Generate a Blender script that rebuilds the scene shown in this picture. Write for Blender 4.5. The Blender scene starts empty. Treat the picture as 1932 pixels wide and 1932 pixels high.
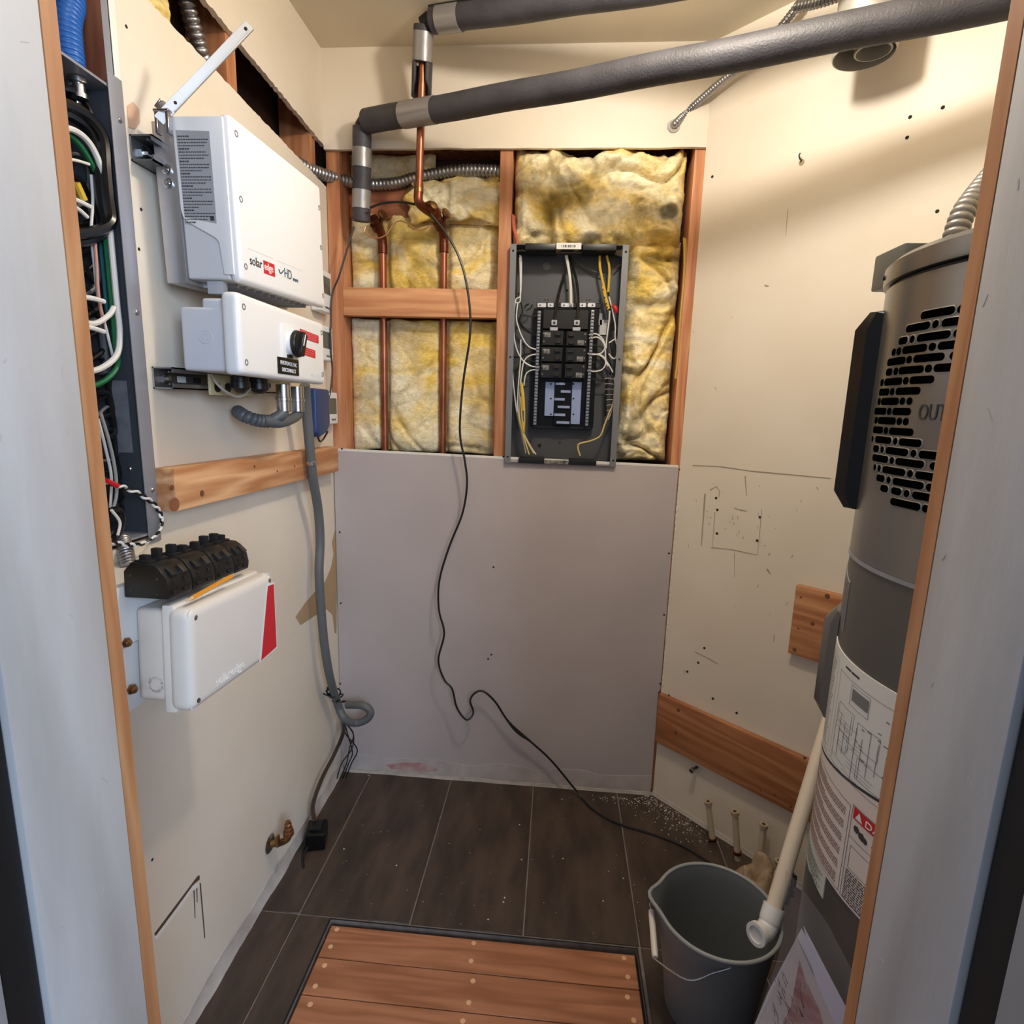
import bpy, bmesh, math, random
from mathutils import Vector, Matrix, noise
random.seed(11)
rad = math.radians
SC = bpy.context.scene
COL = SC.collection

# ------------------------------------------------------------------ camera
F_PX, YAW, PITCH, ROLL = 1085.72, .0757, -.1858, .0289      # for a 1932 x 1932 frame
CAM = Vector((.7618, -1.9045, 1.3789))
_f = Vector((-math.sin(YAW)*math.cos(PITCH), math.cos(YAW)*math.cos(PITCH), math.sin(PITCH)))
_r = Vector((math.cos(YAW), math.sin(YAW), 0)); _u = _r.cross(_f)
CR = _r*math.cos(ROLL) + _u*math.sin(ROLL); CU = _u*math.cos(ROLL) - _r*math.sin(ROLL); CF = _f
cd = bpy.data.cameras.new('camera'); cam = bpy.data.objects.new('camera', cd); COL.objects.link(cam)
cd.sensor_width = 36; cd.lens = 36*F_PX/1932; cd.clip_start = .02
cam.matrix_world = Matrix(((CR.x, CU.x, -CF.x, CAM.x), (CR.y, CU.y, -CF.y, CAM.y), (CR.z, CU.z, -CF.z, CAM.z), (0, 0, 0, 1)))
SC.camera = cam
# ------------------------------------------------------------------ light
SC.view_settings.view_transform = 'Standard'; SC.view_settings.look = 'None'
SC.view_settings.gamma = 1; SC.view_settings.use_curve_mapping = False
SC.view_settings.exposure = .38
W = bpy.data.worlds.new('world'); SC.world = W; W.use_nodes = True
W.node_tree.nodes['Background'].inputs[0].default_value = (.64, .76, 1, 1)
W.node_tree.nodes['Background'].inputs[1].default_value = .28
def lamp(name, kind, loc, energy, color, size, target=None, size_y=None):
    d = bpy.data.lights.new(name, kind); o = bpy.data.objects.new(name, d); COL.objects.link(o); o.location = loc
    d.energy = energy; d.color = color
    if kind == 'AREA':
        d.shape = 'RECTANGLE'; d.size = size; d.size_y = size_y or size
        o.rotation_euler = (Vector(target)-Vector(loc)).to_track_quat('-Z', 'Y').to_euler()
    else: d.shadow_soft_size = size
    return o
lamp('closet_ceiling_bulb', 'POINT', (.95, -.80, 2.30), 18.0, (1, .915, .80), .048)          # bare warm bulb just above the frame
lamp('outside_window', 'AREA', (2.5, -3.9, 2.0), 80, (.60, .76, 1), 1.5, (.3, -1.0, 1.2), 1.3)  # daylight window in the room behind the camera
# ------------------------------------------------------------------ pixel -> real point on a real plane (survey of the photograph)
def ray(px, py): return CR*((px-966)/F_PX) + CU*((966-py)/F_PX) + CF
def wx(px, py, x=0): d = ray(px, py); return CAM + d*((x-CAM.x)/d.x)
def wy(px, py, y=0): d = ray(px, py); return CAM + d*((y-CAM.y)/d.y)
def wz(px, py, z=0): d = ray(px, py); return CAM + d*((z-CAM.z)/d.z)
DW = 1.16                                                    # the 45 degree wall is x + y = DW
def wd(px, py, off=0): d = ray(px, py); return CAM + d*((DW-off*2**.5-CAM.x-CAM.y)/(d.x+d.y))
def wdep(px, py, dep): return CAM + ray(px, py)*dep
# ------------------------------------------------------------------ materials
def S(r, g, b):
    return tuple(((c/255)/12.92 if c/255 <= .04045 else ((c/255+.055)/1.055)**2.4) for c in (r, g, b)) + (1,)
MC = {}
def mat(name, rgb, rough=.5, metal=0, var=0, vscale=6, rgb2=None, bump=0, bscale=60, spec=.5, stretch=(1, 1, 1), coat=0, alpha=1, trans=0, detail=5, ramp=(.35, .65)):
    if name in MC: return MC[name]
    m = bpy.data.materials.new(name); m.use_nodes = True; nt = m.node_tree; b = nt.nodes['Principled BSDF']
    b.inputs['Base Color'].default_value = S(*rgb); b.inputs['Roughness'].default_value = rough; b.inputs['Metallic'].default_value = metal
    b.inputs['Specular IOR Level'].default_value = spec; b.inputs['Coat Weight'].default_value = coat
    b.inputs['Alpha'].default_value = alpha; b.inputs['Transmission Weight'].default_value = trans
    if rgb2 or bump:
        tc = nt.nodes.new('ShaderNodeTexCoord'); mp = nt.nodes.new('ShaderNodeMapping'); mp.inputs['Scale'].default_value = stretch
        nt.links.new(tc.outputs['Object'], mp.inputs[0])
    if rgb2:
        n = nt.nodes.new('ShaderNodeTexNoise'); n.inputs['Scale'].default_value = vscale; n.inputs['Detail'].default_value = detail
        nt.links.new(mp.outputs[0], n.inputs[0])
        r = nt.nodes.new('ShaderNodeValToRGB'); r.color_ramp.elements[0].position = ramp[0]; r.color_ramp.elements[1].position = ramp[1]
        r.color_ramp.elements[0].color = S(*rgb); r.color_ramp.elements[1].color = S(*rgb2)
        nt.links.new(n.outputs[0], r.inputs[0]); nt.links.new(r.outputs[0], b.inputs['Base Color'])
    if bump:
        n2 = nt.nodes.new('ShaderNodeTexNoise'); n2.inputs['Scale'].default_value = bscale; n2.inputs['Detail'].default_value = 4
        nt.links.new(mp.outputs[0], n2.inputs[0])
        bp = nt.nodes.new('ShaderNodeBump'); bp.inputs['Strength'].default_value = bump; bp.inputs['Distance'].default_value = .004
        nt.links.new(n2.outputs[0], bp.inputs['Height']); nt.links.new(bp.outputs[0], b.inputs['Normal'])
    MC[name] = m; return m
def wood(name, light, dark, axis='z', rough=.6, scale=1.0):
    if name in MC: return MC[name]
    m = bpy.data.materials.new(name); m.use_nodes = True; nt = m.node_tree; b = nt.nodes['Principled BSDF']; b.inputs['Roughness'].default_value = rough
    tc = nt.nodes.new('ShaderNodeTexCoord'); mp = nt.nodes.new('ShaderNodeMapping')
    mp.inputs['Scale'].default_value = tuple((.09 if a == axis else 1.0)*scale for a in 'xyz'); mp.inputs['Location'].default_value = (.31, .17, .53)
    inf = nt.nodes.new('ShaderNodeObjectInfo'); ad = nt.nodes.new('ShaderNodeVectorMath'); ad.operation = 'ADD'
    nt.links.new(tc.outputs['Object'], mp.inputs[0]); nt.links.new(mp.outputs[0], ad.inputs[0]); nt.links.new(inf.outputs['Random'], ad.inputs[1])
    n = nt.nodes.new('ShaderNodeTexNoise'); n.inputs['Scale'].default_value = 9; n.inputs['Detail'].default_value = 3; nt.links.new(ad.outputs[0], n.inputs[0])
    mu = nt.nodes.new('ShaderNodeMath'); mu.operation = 'MULTIPLY'; mu.inputs[1].default_value = 9; nt.links.new(n.outputs[0], mu.inputs[0])
    fr = nt.nodes.new('ShaderNodeMath'); fr.operation = 'PINGPONG'; fr.inputs[1].default_value = .5; nt.links.new(mu.outputs[0], fr.inputs[0])
    n2 = nt.nodes.new('ShaderNodeTexNoise'); n2.inputs['Scale'].default_value = 60; n2.inputs['Detail'].default_value = 4; nt.links.new(ad.outputs[0], n2.inputs[0])
    a2 = nt.nodes.new('ShaderNodeMath'); a2.operation = 'MULTIPLY_ADD'; a2.inputs[1].default_value = .75; nt.links.new(n2.outputs[0], a2.inputs[0]); nt.links.new(fr.outputs[0], a2.inputs[2])
    r = nt.nodes.new('ShaderNodeValToRGB'); r.color_ramp.elements[0].position = .3; r.color_ramp.elements[1].position = .85
    r.color_ramp.elements[0].color = S(*light); r.color_ramp.elements[1].color = S(*dark)
    nt.links.new(a2.outputs[0], r.inputs[0])
    hs = nt.nodes.new('ShaderNodeHueSaturation'); mr = nt.nodes.new('ShaderNodeMapRange'); mr.inputs['To Min'].default_value = .86; mr.inputs['To Max'].default_value = 1.12
    nt.links.new(inf.outputs['Random'], mr.inputs['Value']); nt.links.new(mr.outputs[0], hs.inputs['Value']); nt.links.new(r.outputs[0], hs.inputs['Color']); nt.links.new(hs.outputs[0], b.inputs['Base Color'])
    bp = nt.nodes.new('ShaderNodeBump'); bp.inputs['Strength'].default_value = .12; bp.inputs['Distance'].default_value = .003
    nt.links.new(a2.outputs[0], bp.inputs['Height']); nt.links.new(bp.outputs[0], b.inputs['Normal'])
    MC[name] = m; return m
CREAM = mat('cream_wall_paint', (230, 220, 204), .45, rgb2=(223, 211, 192), vscale=3, bump=.05, bscale=140)
CEIL = mat('ceiling_paint', (222, 210, 186), .6, rgb2=(216, 203, 178), vscale=2.5)
PATCH = mat('grey_drywall_paper', (190, 181, 180), .75, rgb2=(183, 174, 173), vscale=3.5)
GYP = mat('gypsum_core', (232, 228, 220), .9, bump=.3, bscale=200)
MUD = mat('joint_compound', (200, 192, 185), .8, rgb2=(170, 160, 152), vscale=9, bump=.3, bscale=50)
TILE = mat('dark_slate_tile', (56, 46, 40), .42, rgb2=(82, 67, 57), ramp=(.38, .66), vscale=7, bump=.1, bscale=40, stretch=(2.2, .7, 1))
GROUT = mat('grey_grout', (140, 130, 124), .85, rgb2=(120, 110, 105), vscale=40)
STUD = wood('fir_stud', (208, 150, 106), (176, 112, 74), 'z')
STUDX = wood('fir_blocking', (226, 168, 120), (198, 132, 88), 'x')
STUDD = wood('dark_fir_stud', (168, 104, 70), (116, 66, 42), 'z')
BOARDY = wood('pine_board_y', (222, 176, 130), (176, 118, 74), 'y', scale=.8)
CLEAT = wood('pine_cleat_x', (190, 132, 88), (156, 98, 60), 'x', scale=.8)
PLANK = wood('oak_plank', (178, 122, 88), (148, 94, 62), 'x', .45, scale=1.0)
RAW = wood('raw_pine_edge', (200, 150, 106), (176, 120, 78), 'z')
JAMB = mat('white_primer', (194, 194, 195), .55, rgb2=(168, 165, 162), ramp=(.42, .74), vscale=4, bump=.05, bscale=90, stretch=(3, 3, .5))
BLACKR = mat('black_rubber', (16, 16, 18), .6)
BLACK = mat('black_plastic', (17, 17, 18), .38)
BLACKG = mat('gloss_black', (15, 14, 14), .28, spec=.3)
WHITEP = mat('white_plastic', (232, 232, 232), .35)
WHITEM = mat('white_powdercoat', (234, 234, 234), .4)
BEIGEP = mat('warm_white_plastic', (226, 220, 212), .32)
ALU = mat('brushed_aluminium', (190, 190, 194), .35, .8)
STEEL = mat('galvanised_steel', (176, 176, 178), .33, .9, rgb2=(146, 146, 150), vscale=14)
ZINC = mat('zinc_screw', (200, 200, 202), .25, 1)
DARKST = mat('dark_steel', (86, 84, 82), .4, .85)
PANELG = mat('grey_panel_steel', (112, 114, 118), .45, .2)
PANELD = mat('dark_grey_enclosure', (80, 82, 85), .45, .1)
GREYL = mat('light_grey_steel', (150, 152, 160), .4, .3)
COPPER = mat('copper_pipe', (176, 112, 84), .34, .85, rgb2=(138, 82, 60), vscale=10)
COPD = mat('aged_copper', (140, 78, 54), .38, .85, rgb2=(92, 52, 38), vscale=16)
BRASS = mat('brass', (172, 128, 76), .35, .9, rgb2=(122, 90, 60), vscale=30)
FOAM = mat('dark_foam_sleeve', (66, 65, 71), .55, rgb2=(52, 51, 56), vscale=12, bump=.3, bscale=220)
TAPE = mat('silver_duct_tape', (150, 148, 148), .34, .45, bump=.25, bscale=45)
BLUE = mat('blue_plastic_conduit', (34, 98, 180), .35)
BLUED = mat('dark_blue_plastic', (38, 62, 112), .4)
GREYC = mat('grey_cable_jacket', (98, 100, 100), .5)
HEATG = mat('heater_silver_grey', (130, 128, 126), .27, .75, spec=.4)
HEATD = mat('heater_dark_grey', (92, 90, 86), .42, .25)
RED = mat('label_red', (204, 34, 44), .4)
REDM = mat('muted_red', (178, 62, 62), .5)
PRINT = mat('printed_ink', (58, 56, 58), .6)
INKP = mat('faded_ink', (150, 118, 112), .6)
INKG = mat('grey_ink', (120, 120, 118), .6)
PAPER = mat('label_paper', (222, 222, 218), .45)
LABG = mat('grey_label_paper', (160, 160, 164), .5)
YEL = mat('yellow_wire', (222, 184, 66), .4)
YELD = mat('yellow_tag', (214, 176, 56), .5)
WHW = mat('white_wire', (226, 224, 220), .35)
GREEN = mat('green_wire', (26, 104, 62), .35)
PINKW = mat('pinkish_wire', (196, 150, 140), .4)
BKW = mat('black_wire', (18, 18, 20), .28)
BUCK = mat('grey_bucket_plastic', (112, 116, 118), .42)
RAG = mat('beige_cloth', (178, 156, 130), .9, rgb2=(146, 122, 98), vscale=18, bump=.4, bscale=160)
PVC = mat('ivory_pvc', (222, 208, 190), .35)
PEX = mat('ivory_pex', (204, 190, 166), .4)
TAN = mat('torn_brown_paper', (176, 148, 112), .85)
DARKV = mat('dark_cavity_paper', (84, 54, 36), .95, rgb2=(60, 38, 26), vscale=5)
PENCIL = mat('orange_pencil', (226, 150, 46), .4)
SCUFF = mat('scuff_mark', (140, 122, 104), .8)
HOLE = mat('dark_hole', (38, 30, 26), .9)
BUSM = mat('tinned_bus_bar', (176, 190, 222), .32, .55)
REDC = mat('red_chalk_stain', (176, 118, 116), .85, rgb2=(196, 176, 172), vscale=22)
def poly_clear():
    m = mat('clear_plastic_pouch', (235, 238, 240), .10, alpha=.11, spec=.9); return m
POUCH = poly_clear()
def insul_mat():
    m = bpy.data.materials.new('yellow_glass_wool'); m.use_nodes = True; nt = m.node_tree; b = nt.nodes['Principled BSDF']
    b.inputs['Roughness'].default_value = 1; b.inputs['Specular IOR Level'].default_value = .1
    geo = nt.nodes.new('ShaderNodeNewGeometry'); mp = nt.nodes.new('ShaderNodeMapping'); mp.inputs['Scale'].default_value = (1, 1, 1.5)
    nt.links.new(geo.outputs['Position'], mp.inputs[0])
    def nz(s, d, dist=0):
        n = nt.nodes.new('ShaderNodeTexNoise'); n.inputs['Scale'].default_value = s; n.inputs['Detail'].default_value = d; n.inputs['Distortion'].default_value = dist
        nt.links.new(mp.outputs[0], n.inputs[0]); return n
    def ramp(n, a, ca, c, cc):
        r = nt.nodes.new('ShaderNodeValToRGB'); r.color_ramp.elements[0].position = a; r.color_ramp.elements[1].position = c
        r.color_ramp.elements[0].color = S(*ca); r.color_ramp.elements[1].color = S(*cc); nt.links.new(n.outputs[0], r.inputs[0]); return r
    base = ramp(nz(6, 6, .8), .36, (251, 219, 118), .60, (254, 246, 212))
    fib = ramp(nz(38, 9, 1.1), .32, (206, 196, 164), .60, (255, 255, 255))
    dirt = ramp(nz(5.3, 4, .6), .56, (255, 255, 255), .80, (186, 174, 156))
    def mul(a, c, f):
        x = nt.nodes.new('ShaderNodeMix'); x.data_type = 'RGBA'; x.blend_type = 'MULTIPLY'; x.inputs[0].default_value = f
        nt.links.new(a, x.inputs[6]); nt.links.new(c, x.inputs[7]); return x.outputs[2]
    c = mul(mul(base.outputs[0], fib.outputs[0], .55), dirt.outputs[0], .9)
    at = nt.nodes.new('ShaderNodeVertexColor'); at.layer_name = 'soot_and_shade'
    c = mul(c, at.outputs[0], 1); nt.links.new(c, b.inputs['Base Color'])
    bp = nt.nodes.new('ShaderNodeBump'); bp.inputs['Strength'].default_value = .55; bp.inputs['Distance'].default_value = .006
    nt.links.new(nz(70, 6, 2).outputs[0], bp.inputs['Height']); nt.links.new(bp.outputs[0], b.inputs['Normal'])
    return m
WOOL = insul_mat()
# ------------------------------------------------------------------ mesh helpers
WLOC = {}
def curve(pts, n=8):
    p = [Vector(q) for q in pts]
    if len(p) < 3: return p
    p = [p[0]*2-p[1]] + p + [p[-1]*2-p[-2]]; out = []
    for i in range(1, len(p)-2):
        a, b, c, d = p[i-1:i+3]
        for k in range(n):
            t = k/n
            out.append(.5*((2*b)+(c-a)*t+(2*a-5*b+4*c-d)*t*t+(3*b-a-3*c+d)*t**3))
    out.append(p[-2]); return out
class MB:
    def __init__(s, M=None): s.v = []; s.f = []; s.M = M
    def add(s, vs, fs):
        o = len(s.v)
        s.v += [(s.M @ Vector(q)) if s.M else Vector(q) for q in vs]; s.f += [tuple(i+o for i in f) for f in fs]; return s
    def box(s, x0, x1, y0, y1, z0, z1):
        return s.add([(x, y, z) for z in (z0, z1) for y in (y0, y1) for x in (x0, x1)], [(0, 2, 3, 1), (4, 5, 7, 6), (0, 1, 5, 4), (2, 6, 7, 3), (0, 4, 6, 2), (1, 3, 7, 5)])
    def obox(s, c, a, b, d):
        c, a, b, d = map(Vector, (c, a, b, d))
        return s.add([c+a*i+b*j+d*k for k in (-1, 1) for j in (-1, 1) for i in (-1, 1)], [(0, 2, 3, 1), (4, 5, 7, 6), (0, 1, 5, 4), (2, 6, 7, 3), (0, 4, 6, 2), (1, 3, 7, 5)])
    def prism(s, pts, d):
        pts = [Vector(p) for p in pts]; d = Vector(d); n = len(pts)
        return s.add(pts+[p+d for p in pts], [tuple(range(n)), tuple(range(2*n-1, n-1, -1))] + [(i, (i+1) % n, n+(i+1) % n, n+i) for i in range(n)])
    def tube(s, pts, r, seg=10, close=False):
        pts = [Vector(p) for p in pts]; n = len(pts); rs = r if isinstance(r, (list, tuple)) else [r]*n
        t = (pts[1]-pts[0]).normalized(); u = t.orthogonal().normalized(); vs = []
        for i in range(n):
            if i: t2 = ((pts[min(i+1, n-1)]-pts[i-1])); t2 = t2.normalized() if t2.length > 1e-9 else t
            else: t2 = t
            u = (u - t2*u.dot(t2)).normalized(); w = t2.cross(u); t = t2
            vs += [pts[i]+(u*math.cos(2*math.pi*k/seg)+w*math.sin(2*math.pi*k/seg))*rs[i] for k in range(seg)]
        fs = [(i*seg+k, i*seg+(k+1) % seg, (i+1)*seg+(k+1) % seg, (i+1)*seg+k) for i in range(n-1) for k in range(seg)]
        if close: fs += [((n-1)*seg+k, (n-1)*seg+(k+1) % seg, (k+1) % seg, k) for k in range(seg)]
        else: fs += [tuple(range(seg))[::-1], tuple((n-1)*seg+k for k in range(seg))]
        return s.add(vs, fs)
    def cyl(s, a, b, r, r2=None, seg=20): return s.tube([a, b], [r, r if r2 is None else r2], seg)
    def lathe(s, prof, c, axis=(0, 0, 1), seg=32, closed=False):
        ax = Vector(axis).normalized(); u = ax.orthogonal().normalized(); w = ax.cross(u); c = Vector(c); n = len(prof); vs = []
        for r, h in prof: vs += [c+ax*h+(u*math.cos(2*math.pi*k/seg)+w*math.sin(2*math.pi*k/seg))*max(r, 1e-5) for k in range(seg)]
        fs = [(i*seg+k, i*seg+(k+1) % seg, (i+1)*seg+(k+1) % seg, (i+1)*seg+k) for i in range(n-1) for k in range(seg)]
        if closed: fs += [((n-1)*seg+k, (n-1)*seg+(k+1) % seg, (k+1) % seg, k) for k in range(seg)]
        else: fs += [tuple(range(seg))[::-1], tuple((n-1)*seg+k for k in range(seg))]
        return s.add(vs, fs)
    def corr(s, pts, r, pitch=.011, amp=.0025, seg=14):
        pts = curve(pts, 12); L = 0; ds = [0]
        for i in range(1, len(pts)): L += (pts[i]-pts[i-1]).length; ds.append(L)
        n = int(L/pitch*6); out = []; rs = []; j = 0
        for i in range(n+1):
            d = L*i/n
            while j < len(pts)-2 and ds[j+1] < d: j += 1
            t = (d-ds[j])/max(1e-9, ds[j+1]-ds[j]); out.append(pts[j].lerp(pts[j+1], t)); rs.append(r-amp+amp*abs(math.sin(math.pi*d/pitch))**.6*1.6)
        return s.tube(out, rs, seg)
    def build(s, name, m, parent=None, bevel=0, ang=38, seg=2, struct=False, stuff=False):
        me = bpy.data.meshes.new(name)
        c = Vector([(min(q[i] for q in s.v)+max(q[i] for q in s.v))/2 for i in range(3)])
        me.from_pydata([Vector(q)-c for q in s.v], [], s.f)
        bm = bmesh.new(); bm.from_mesh(me); bmesh.ops.recalc_face_normals(bm, faces=bm.faces)
        if bevel:
            es = [e for e in bm.edges if len(e.link_faces) == 2 and e.calc_face_angle(0) > .6]
            bmesh.ops.bevel(bm, geom=es, offset=bevel, segments=seg, profile=.6, affect='EDGES', clamp_overlap=True)
        bm.to_mesh(me); bm.free()
        me.polygons.foreach_set('use_smooth', [True]*len(me.polygons)); me.set_sharp_from_angle(angle=rad(ang))
        me.materials.append(m)
        o = bpy.data.objects.new(name, me); COL.objects.link(o); WLOC[o] = c
        if parent: o.parent = parent; o.location = c-WLOC[parent]
        else: o.location = c
        if struct: o['kind'] = 'structure'
        if stuff: o['kind'] = 'stuff'
        return o
def thing(name, label, cat, loc, group=None):
    o = bpy.data.objects.new(name, None); COL.objects.link(o); o.location = loc; o.empty_display_size = .05; WLOC[o] = Vector(loc)
    return tag(o, label, cat, group)
def tag(o, label, cat, group=None):
    o['label'] = label; o['category'] = cat
    if group: o['group'] = group
    return o
def text(name, body, size, loc, xd, yd, m, parent, align='LEFT', ext=.0004, fn=None, sx=1):
    cu = bpy.data.curves.new('t', 'FONT'); cu.body = body; cu.size = size; cu.align_x = align; cu.extrude = ext; cu.resolution_u = 3
    t = bpy.data.objects.new('t', cu); COL.objects.link(t)
    dg = bpy.context.evaluated_depsgraph_get(); me = bpy.data.meshes.new_from_object(t.evaluated_get(dg))
    vs = [v.co.copy() for v in me.vertices]; fs = [tuple(p.vertices) for p in me.polygons]
    bpy.data.objects.remove(t); bpy.data.curves.remove(cu); bpy.data.meshes.remove(me)
    xd, yd, loc = Vector(xd).normalized(), Vector(yd).normalized(), Vector(loc); nd = xd.cross(yd); mb = MB()
    mb.add([fn(v) if fn else loc+xd*v.x*sx+yd*v.y+nd*v.z for v in vs], fs)
    return mb.build(name, m, parent)
def clip(poly, nx, ny, d):                                    # keep nx*x + ny*y <= d
    out = []
    for i in range(len(poly)):
        a, b = poly[i], poly[(i+1) % len(poly)]; da, db = nx*a[0]+ny*a[1]-d, nx*b[0]+ny*b[1]-d
        if da <= 0: out.append(a)
        if da*db < 0: t = da/(da-db); out.append((a[0]+(b[0]-a[0])*t, a[1]+(b[1]-a[1])*t))
    return out
def screw(p, n, r, m, parent, name='screw', h=.003, seg=10):
    p, n = Vector(p), Vector(n).normalized(); mb = MB(); mb.lathe([(r, -.001), (r, h*.6), (r*.7, h)], p, n, seg)
    return mb.build(name, m, parent)
H, XR, YF, YO = 2.415, 1.84, -1.30, -1.448                    # ceiling, right wall, closet face and room face of the door wall
XL0, XR0 = .254, 1.138                                       # door opening
# ================================================================== room shell
def jitter(y0, z0, y1, z1, n, a, sd):
    rnd = random.Random(sd); return [(0, y0+(y1-y0)*i/n, z0+(z1-z0)*i/n+(rnd.uniform(-a, a) if 0 < i < n else 0)) for i in range(n+1)]
T = .013
m = MB()                                                     # left wall sheets, with the slot near the top and the hole for the panel
m.prism([(0, YF, 0), (0, -.887, 0), (0, -.887, 1.108), (0, YF, 1.108)], (-T, 0, 0))
m.prism([(0, -.887, 0), (0, .012, 0)] + jitter(.012, 2.034, -.887, 2.072, 90, .0016, 3), (-T, 0, 0))
m.prism([(0, .012, H), (0, -.887, H)] + jitter(-.887, 2.190, .012, 2.148, 90, .0022, 5), (-T, 0, 0))
wall_left = m.build('wall_left', CREAM, struct=True)
m = MB(); m.box(-.135, -.122, YF, .1, 0, H); m.build('sheathing', DARKV, wall_left)
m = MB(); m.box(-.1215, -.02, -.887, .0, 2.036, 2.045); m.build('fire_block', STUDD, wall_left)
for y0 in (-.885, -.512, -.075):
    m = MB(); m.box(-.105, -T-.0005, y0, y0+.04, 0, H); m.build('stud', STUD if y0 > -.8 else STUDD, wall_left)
m = MB(); m.prism([(.0006, -.887, 1.108), (.0006, -.873, 1.104), (.0006, -.871, 1.5), (.0006, -.874, 1.9), (.0006, -.868, 2.2), (.0006, -.887, 2.2)], (-.002, 0, 0))
m.build('paper_edge', GYP, wall_left)
c3 = lambda x, y: (100+x*.3106, 800+y*.3106)
m = MB(); m.prism([wx(*c3(*q), .0012) for q in [(1475, 1170), (1530, 1090), (1600, 1010), (1655, 955), (1690, 870), (1705, 790), (1695, 720), (1715, 640), (1728, 700), (1722, 1270), (1712, 1270), (1700, 1160), (1665, 1125), (1590, 1165), (1505, 1222)]], (-.001, 0, 0)); m.build('torn_paper', TAN, wall_left)
m = MB(); m.prism([wx(*q, .0012) for q in [(240, 200), (252, 192), (263, 207), (264, 232), (255, 244), (243, 240)]], (-.001, 0, 0)); m.build('bare_spot', mat('bare_wood_spot', (206, 168, 142), .8), wall_left)
c4 = lambda x, y: (x*.3623, 1300+y*.3623)
m = MB()                                                     # saw cut low on the wall: dark slot, broken white lip
m.prism([wx(*c4(*q), .0010) for q in [(805, 1275), (1030, 975), (1040, 970), (1040, 992), (1015, 1012), (812, 1285)]], (-.001, 0, 0))
m.prism([wx(*c4(*q), .0012) for q in [(1041, 1010), (1046, 1010), (1069, 1290), (1066, 1300)]], (-.001, 0, 0))
m.prism([wx(*c4(*q), .0012) for q in [(1009, 1040), (1013, 1040), (1018, 1190), (1016, 1195)]], (-.001, 0, 0))
m.prism([wx(*c4(*q), .0012) for q in [(1024, 1030), (1028, 1030), (1029, 1110), (1027, 1110)]], (-.001, 0, 0))
m.build('saw_cut', mat('saw_cut_brown', (86, 64, 50), .9), wall_left)
m = MB(); m.prism([wx(*c4(*q), .0022) for q in [(812, 1295), (1008, 1022), (1040, 1006), (1035, 1030), (1000, 1055), (815, 1312)]], (-.002, 0, 0)); m.build('broken_lip', GYP, wall_left)
for q in [(238, 50), (262, 470), (266, 395), (287, 1622)]:
    screw(wx(*q, 0), (1, 0, 0), .003, HOLE, wall_left, 'nail_hole', .0012, 8)
# back wall: painted strip above, bare framing in the middle, grey sheet below
m = MB(); top = [(0, 0, H), (DW+.01, 0, H)] + [(1.175-x*1.175/24, 0, 2.138+.0012*math.sin(x*1.3)+random.uniform(-.0012, .0012)) for x in range(25)]
m.prism(top, (0, T, 0)); wall_back = m.build('wall_back', CREAM, struct=True)
m = MB(); m.box(-.1, 1.4, .155, .17, 0, H); m.build('sheathing', DARKV, wall_back)
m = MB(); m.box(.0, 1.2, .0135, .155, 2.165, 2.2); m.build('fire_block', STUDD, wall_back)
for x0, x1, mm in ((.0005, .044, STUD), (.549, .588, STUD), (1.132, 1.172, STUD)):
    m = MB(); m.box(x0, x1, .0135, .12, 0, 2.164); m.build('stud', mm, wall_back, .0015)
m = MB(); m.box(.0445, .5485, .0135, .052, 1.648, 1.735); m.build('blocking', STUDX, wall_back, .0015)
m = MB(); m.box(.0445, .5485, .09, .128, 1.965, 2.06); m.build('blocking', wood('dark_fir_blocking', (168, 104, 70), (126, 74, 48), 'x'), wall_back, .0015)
m = MB(); m.prism([(.001, 0, .02), (1.152, 0, .02), (1.150, 0, .4), (1.156, 0, .41), (1.156, 0, 1.196), (.004, 0, 1.212)], (0, T, 0))
patch = m.build('drywall_patch', PATCH, wall_back)
m = MB(); m.prism([(.004, -.0006, 1.206), (1.156, -.0006, 1.190), (1.156, -.0006, 1.197), (.004, -.0006, 1.213)], (0, T, 0)); m.build('paper_edge', GYP, patch)
for q in [(645, 847), (950, 862), (1283, 886), (641, 1004), (643, 1138), (931, 1070), (927, 1235), (921, 1243), (1262, 1044), (1253, 1160), (1246, 1290), (642, 1290), (962, 1452)]:
    screw(wy(*q, 0), (0, -1, 0), .0035, HOLE, patch, 'screw', .0012, 8)
# a smear of compound and a reddish stain along the foot of the sheet
rnd = random.Random(4); m = MB()
tp = [(.01+1.14*i/30, -.0014, .068+.006*math.sin(i*.9)+rnd.uniform(-.004, .004)) for i in range(31)]
m.prism([(.01, -.0014, .004)] + [(1.15, -.0014, .004)] + tp[::-1], (0, .0012, 0)); m.build('compound_smear', mat('thin_compound', (198, 190, 187), .8, rgb2=(180, 171, 168), vscale=14), wall_back)
m = MB(); c5 = lambda x, y: (400+x*.4658, 1200+y*.4658)
m.prism([wy(*c5(*q), -.0022) for q in [(700, 522), (760, 515), (830, 512), (890, 520), (915, 545), (860, 552), (790, 545), (730, 540)]], (0, .0006, 0)); m.build('red_stain', REDC, wall_back)
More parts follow.
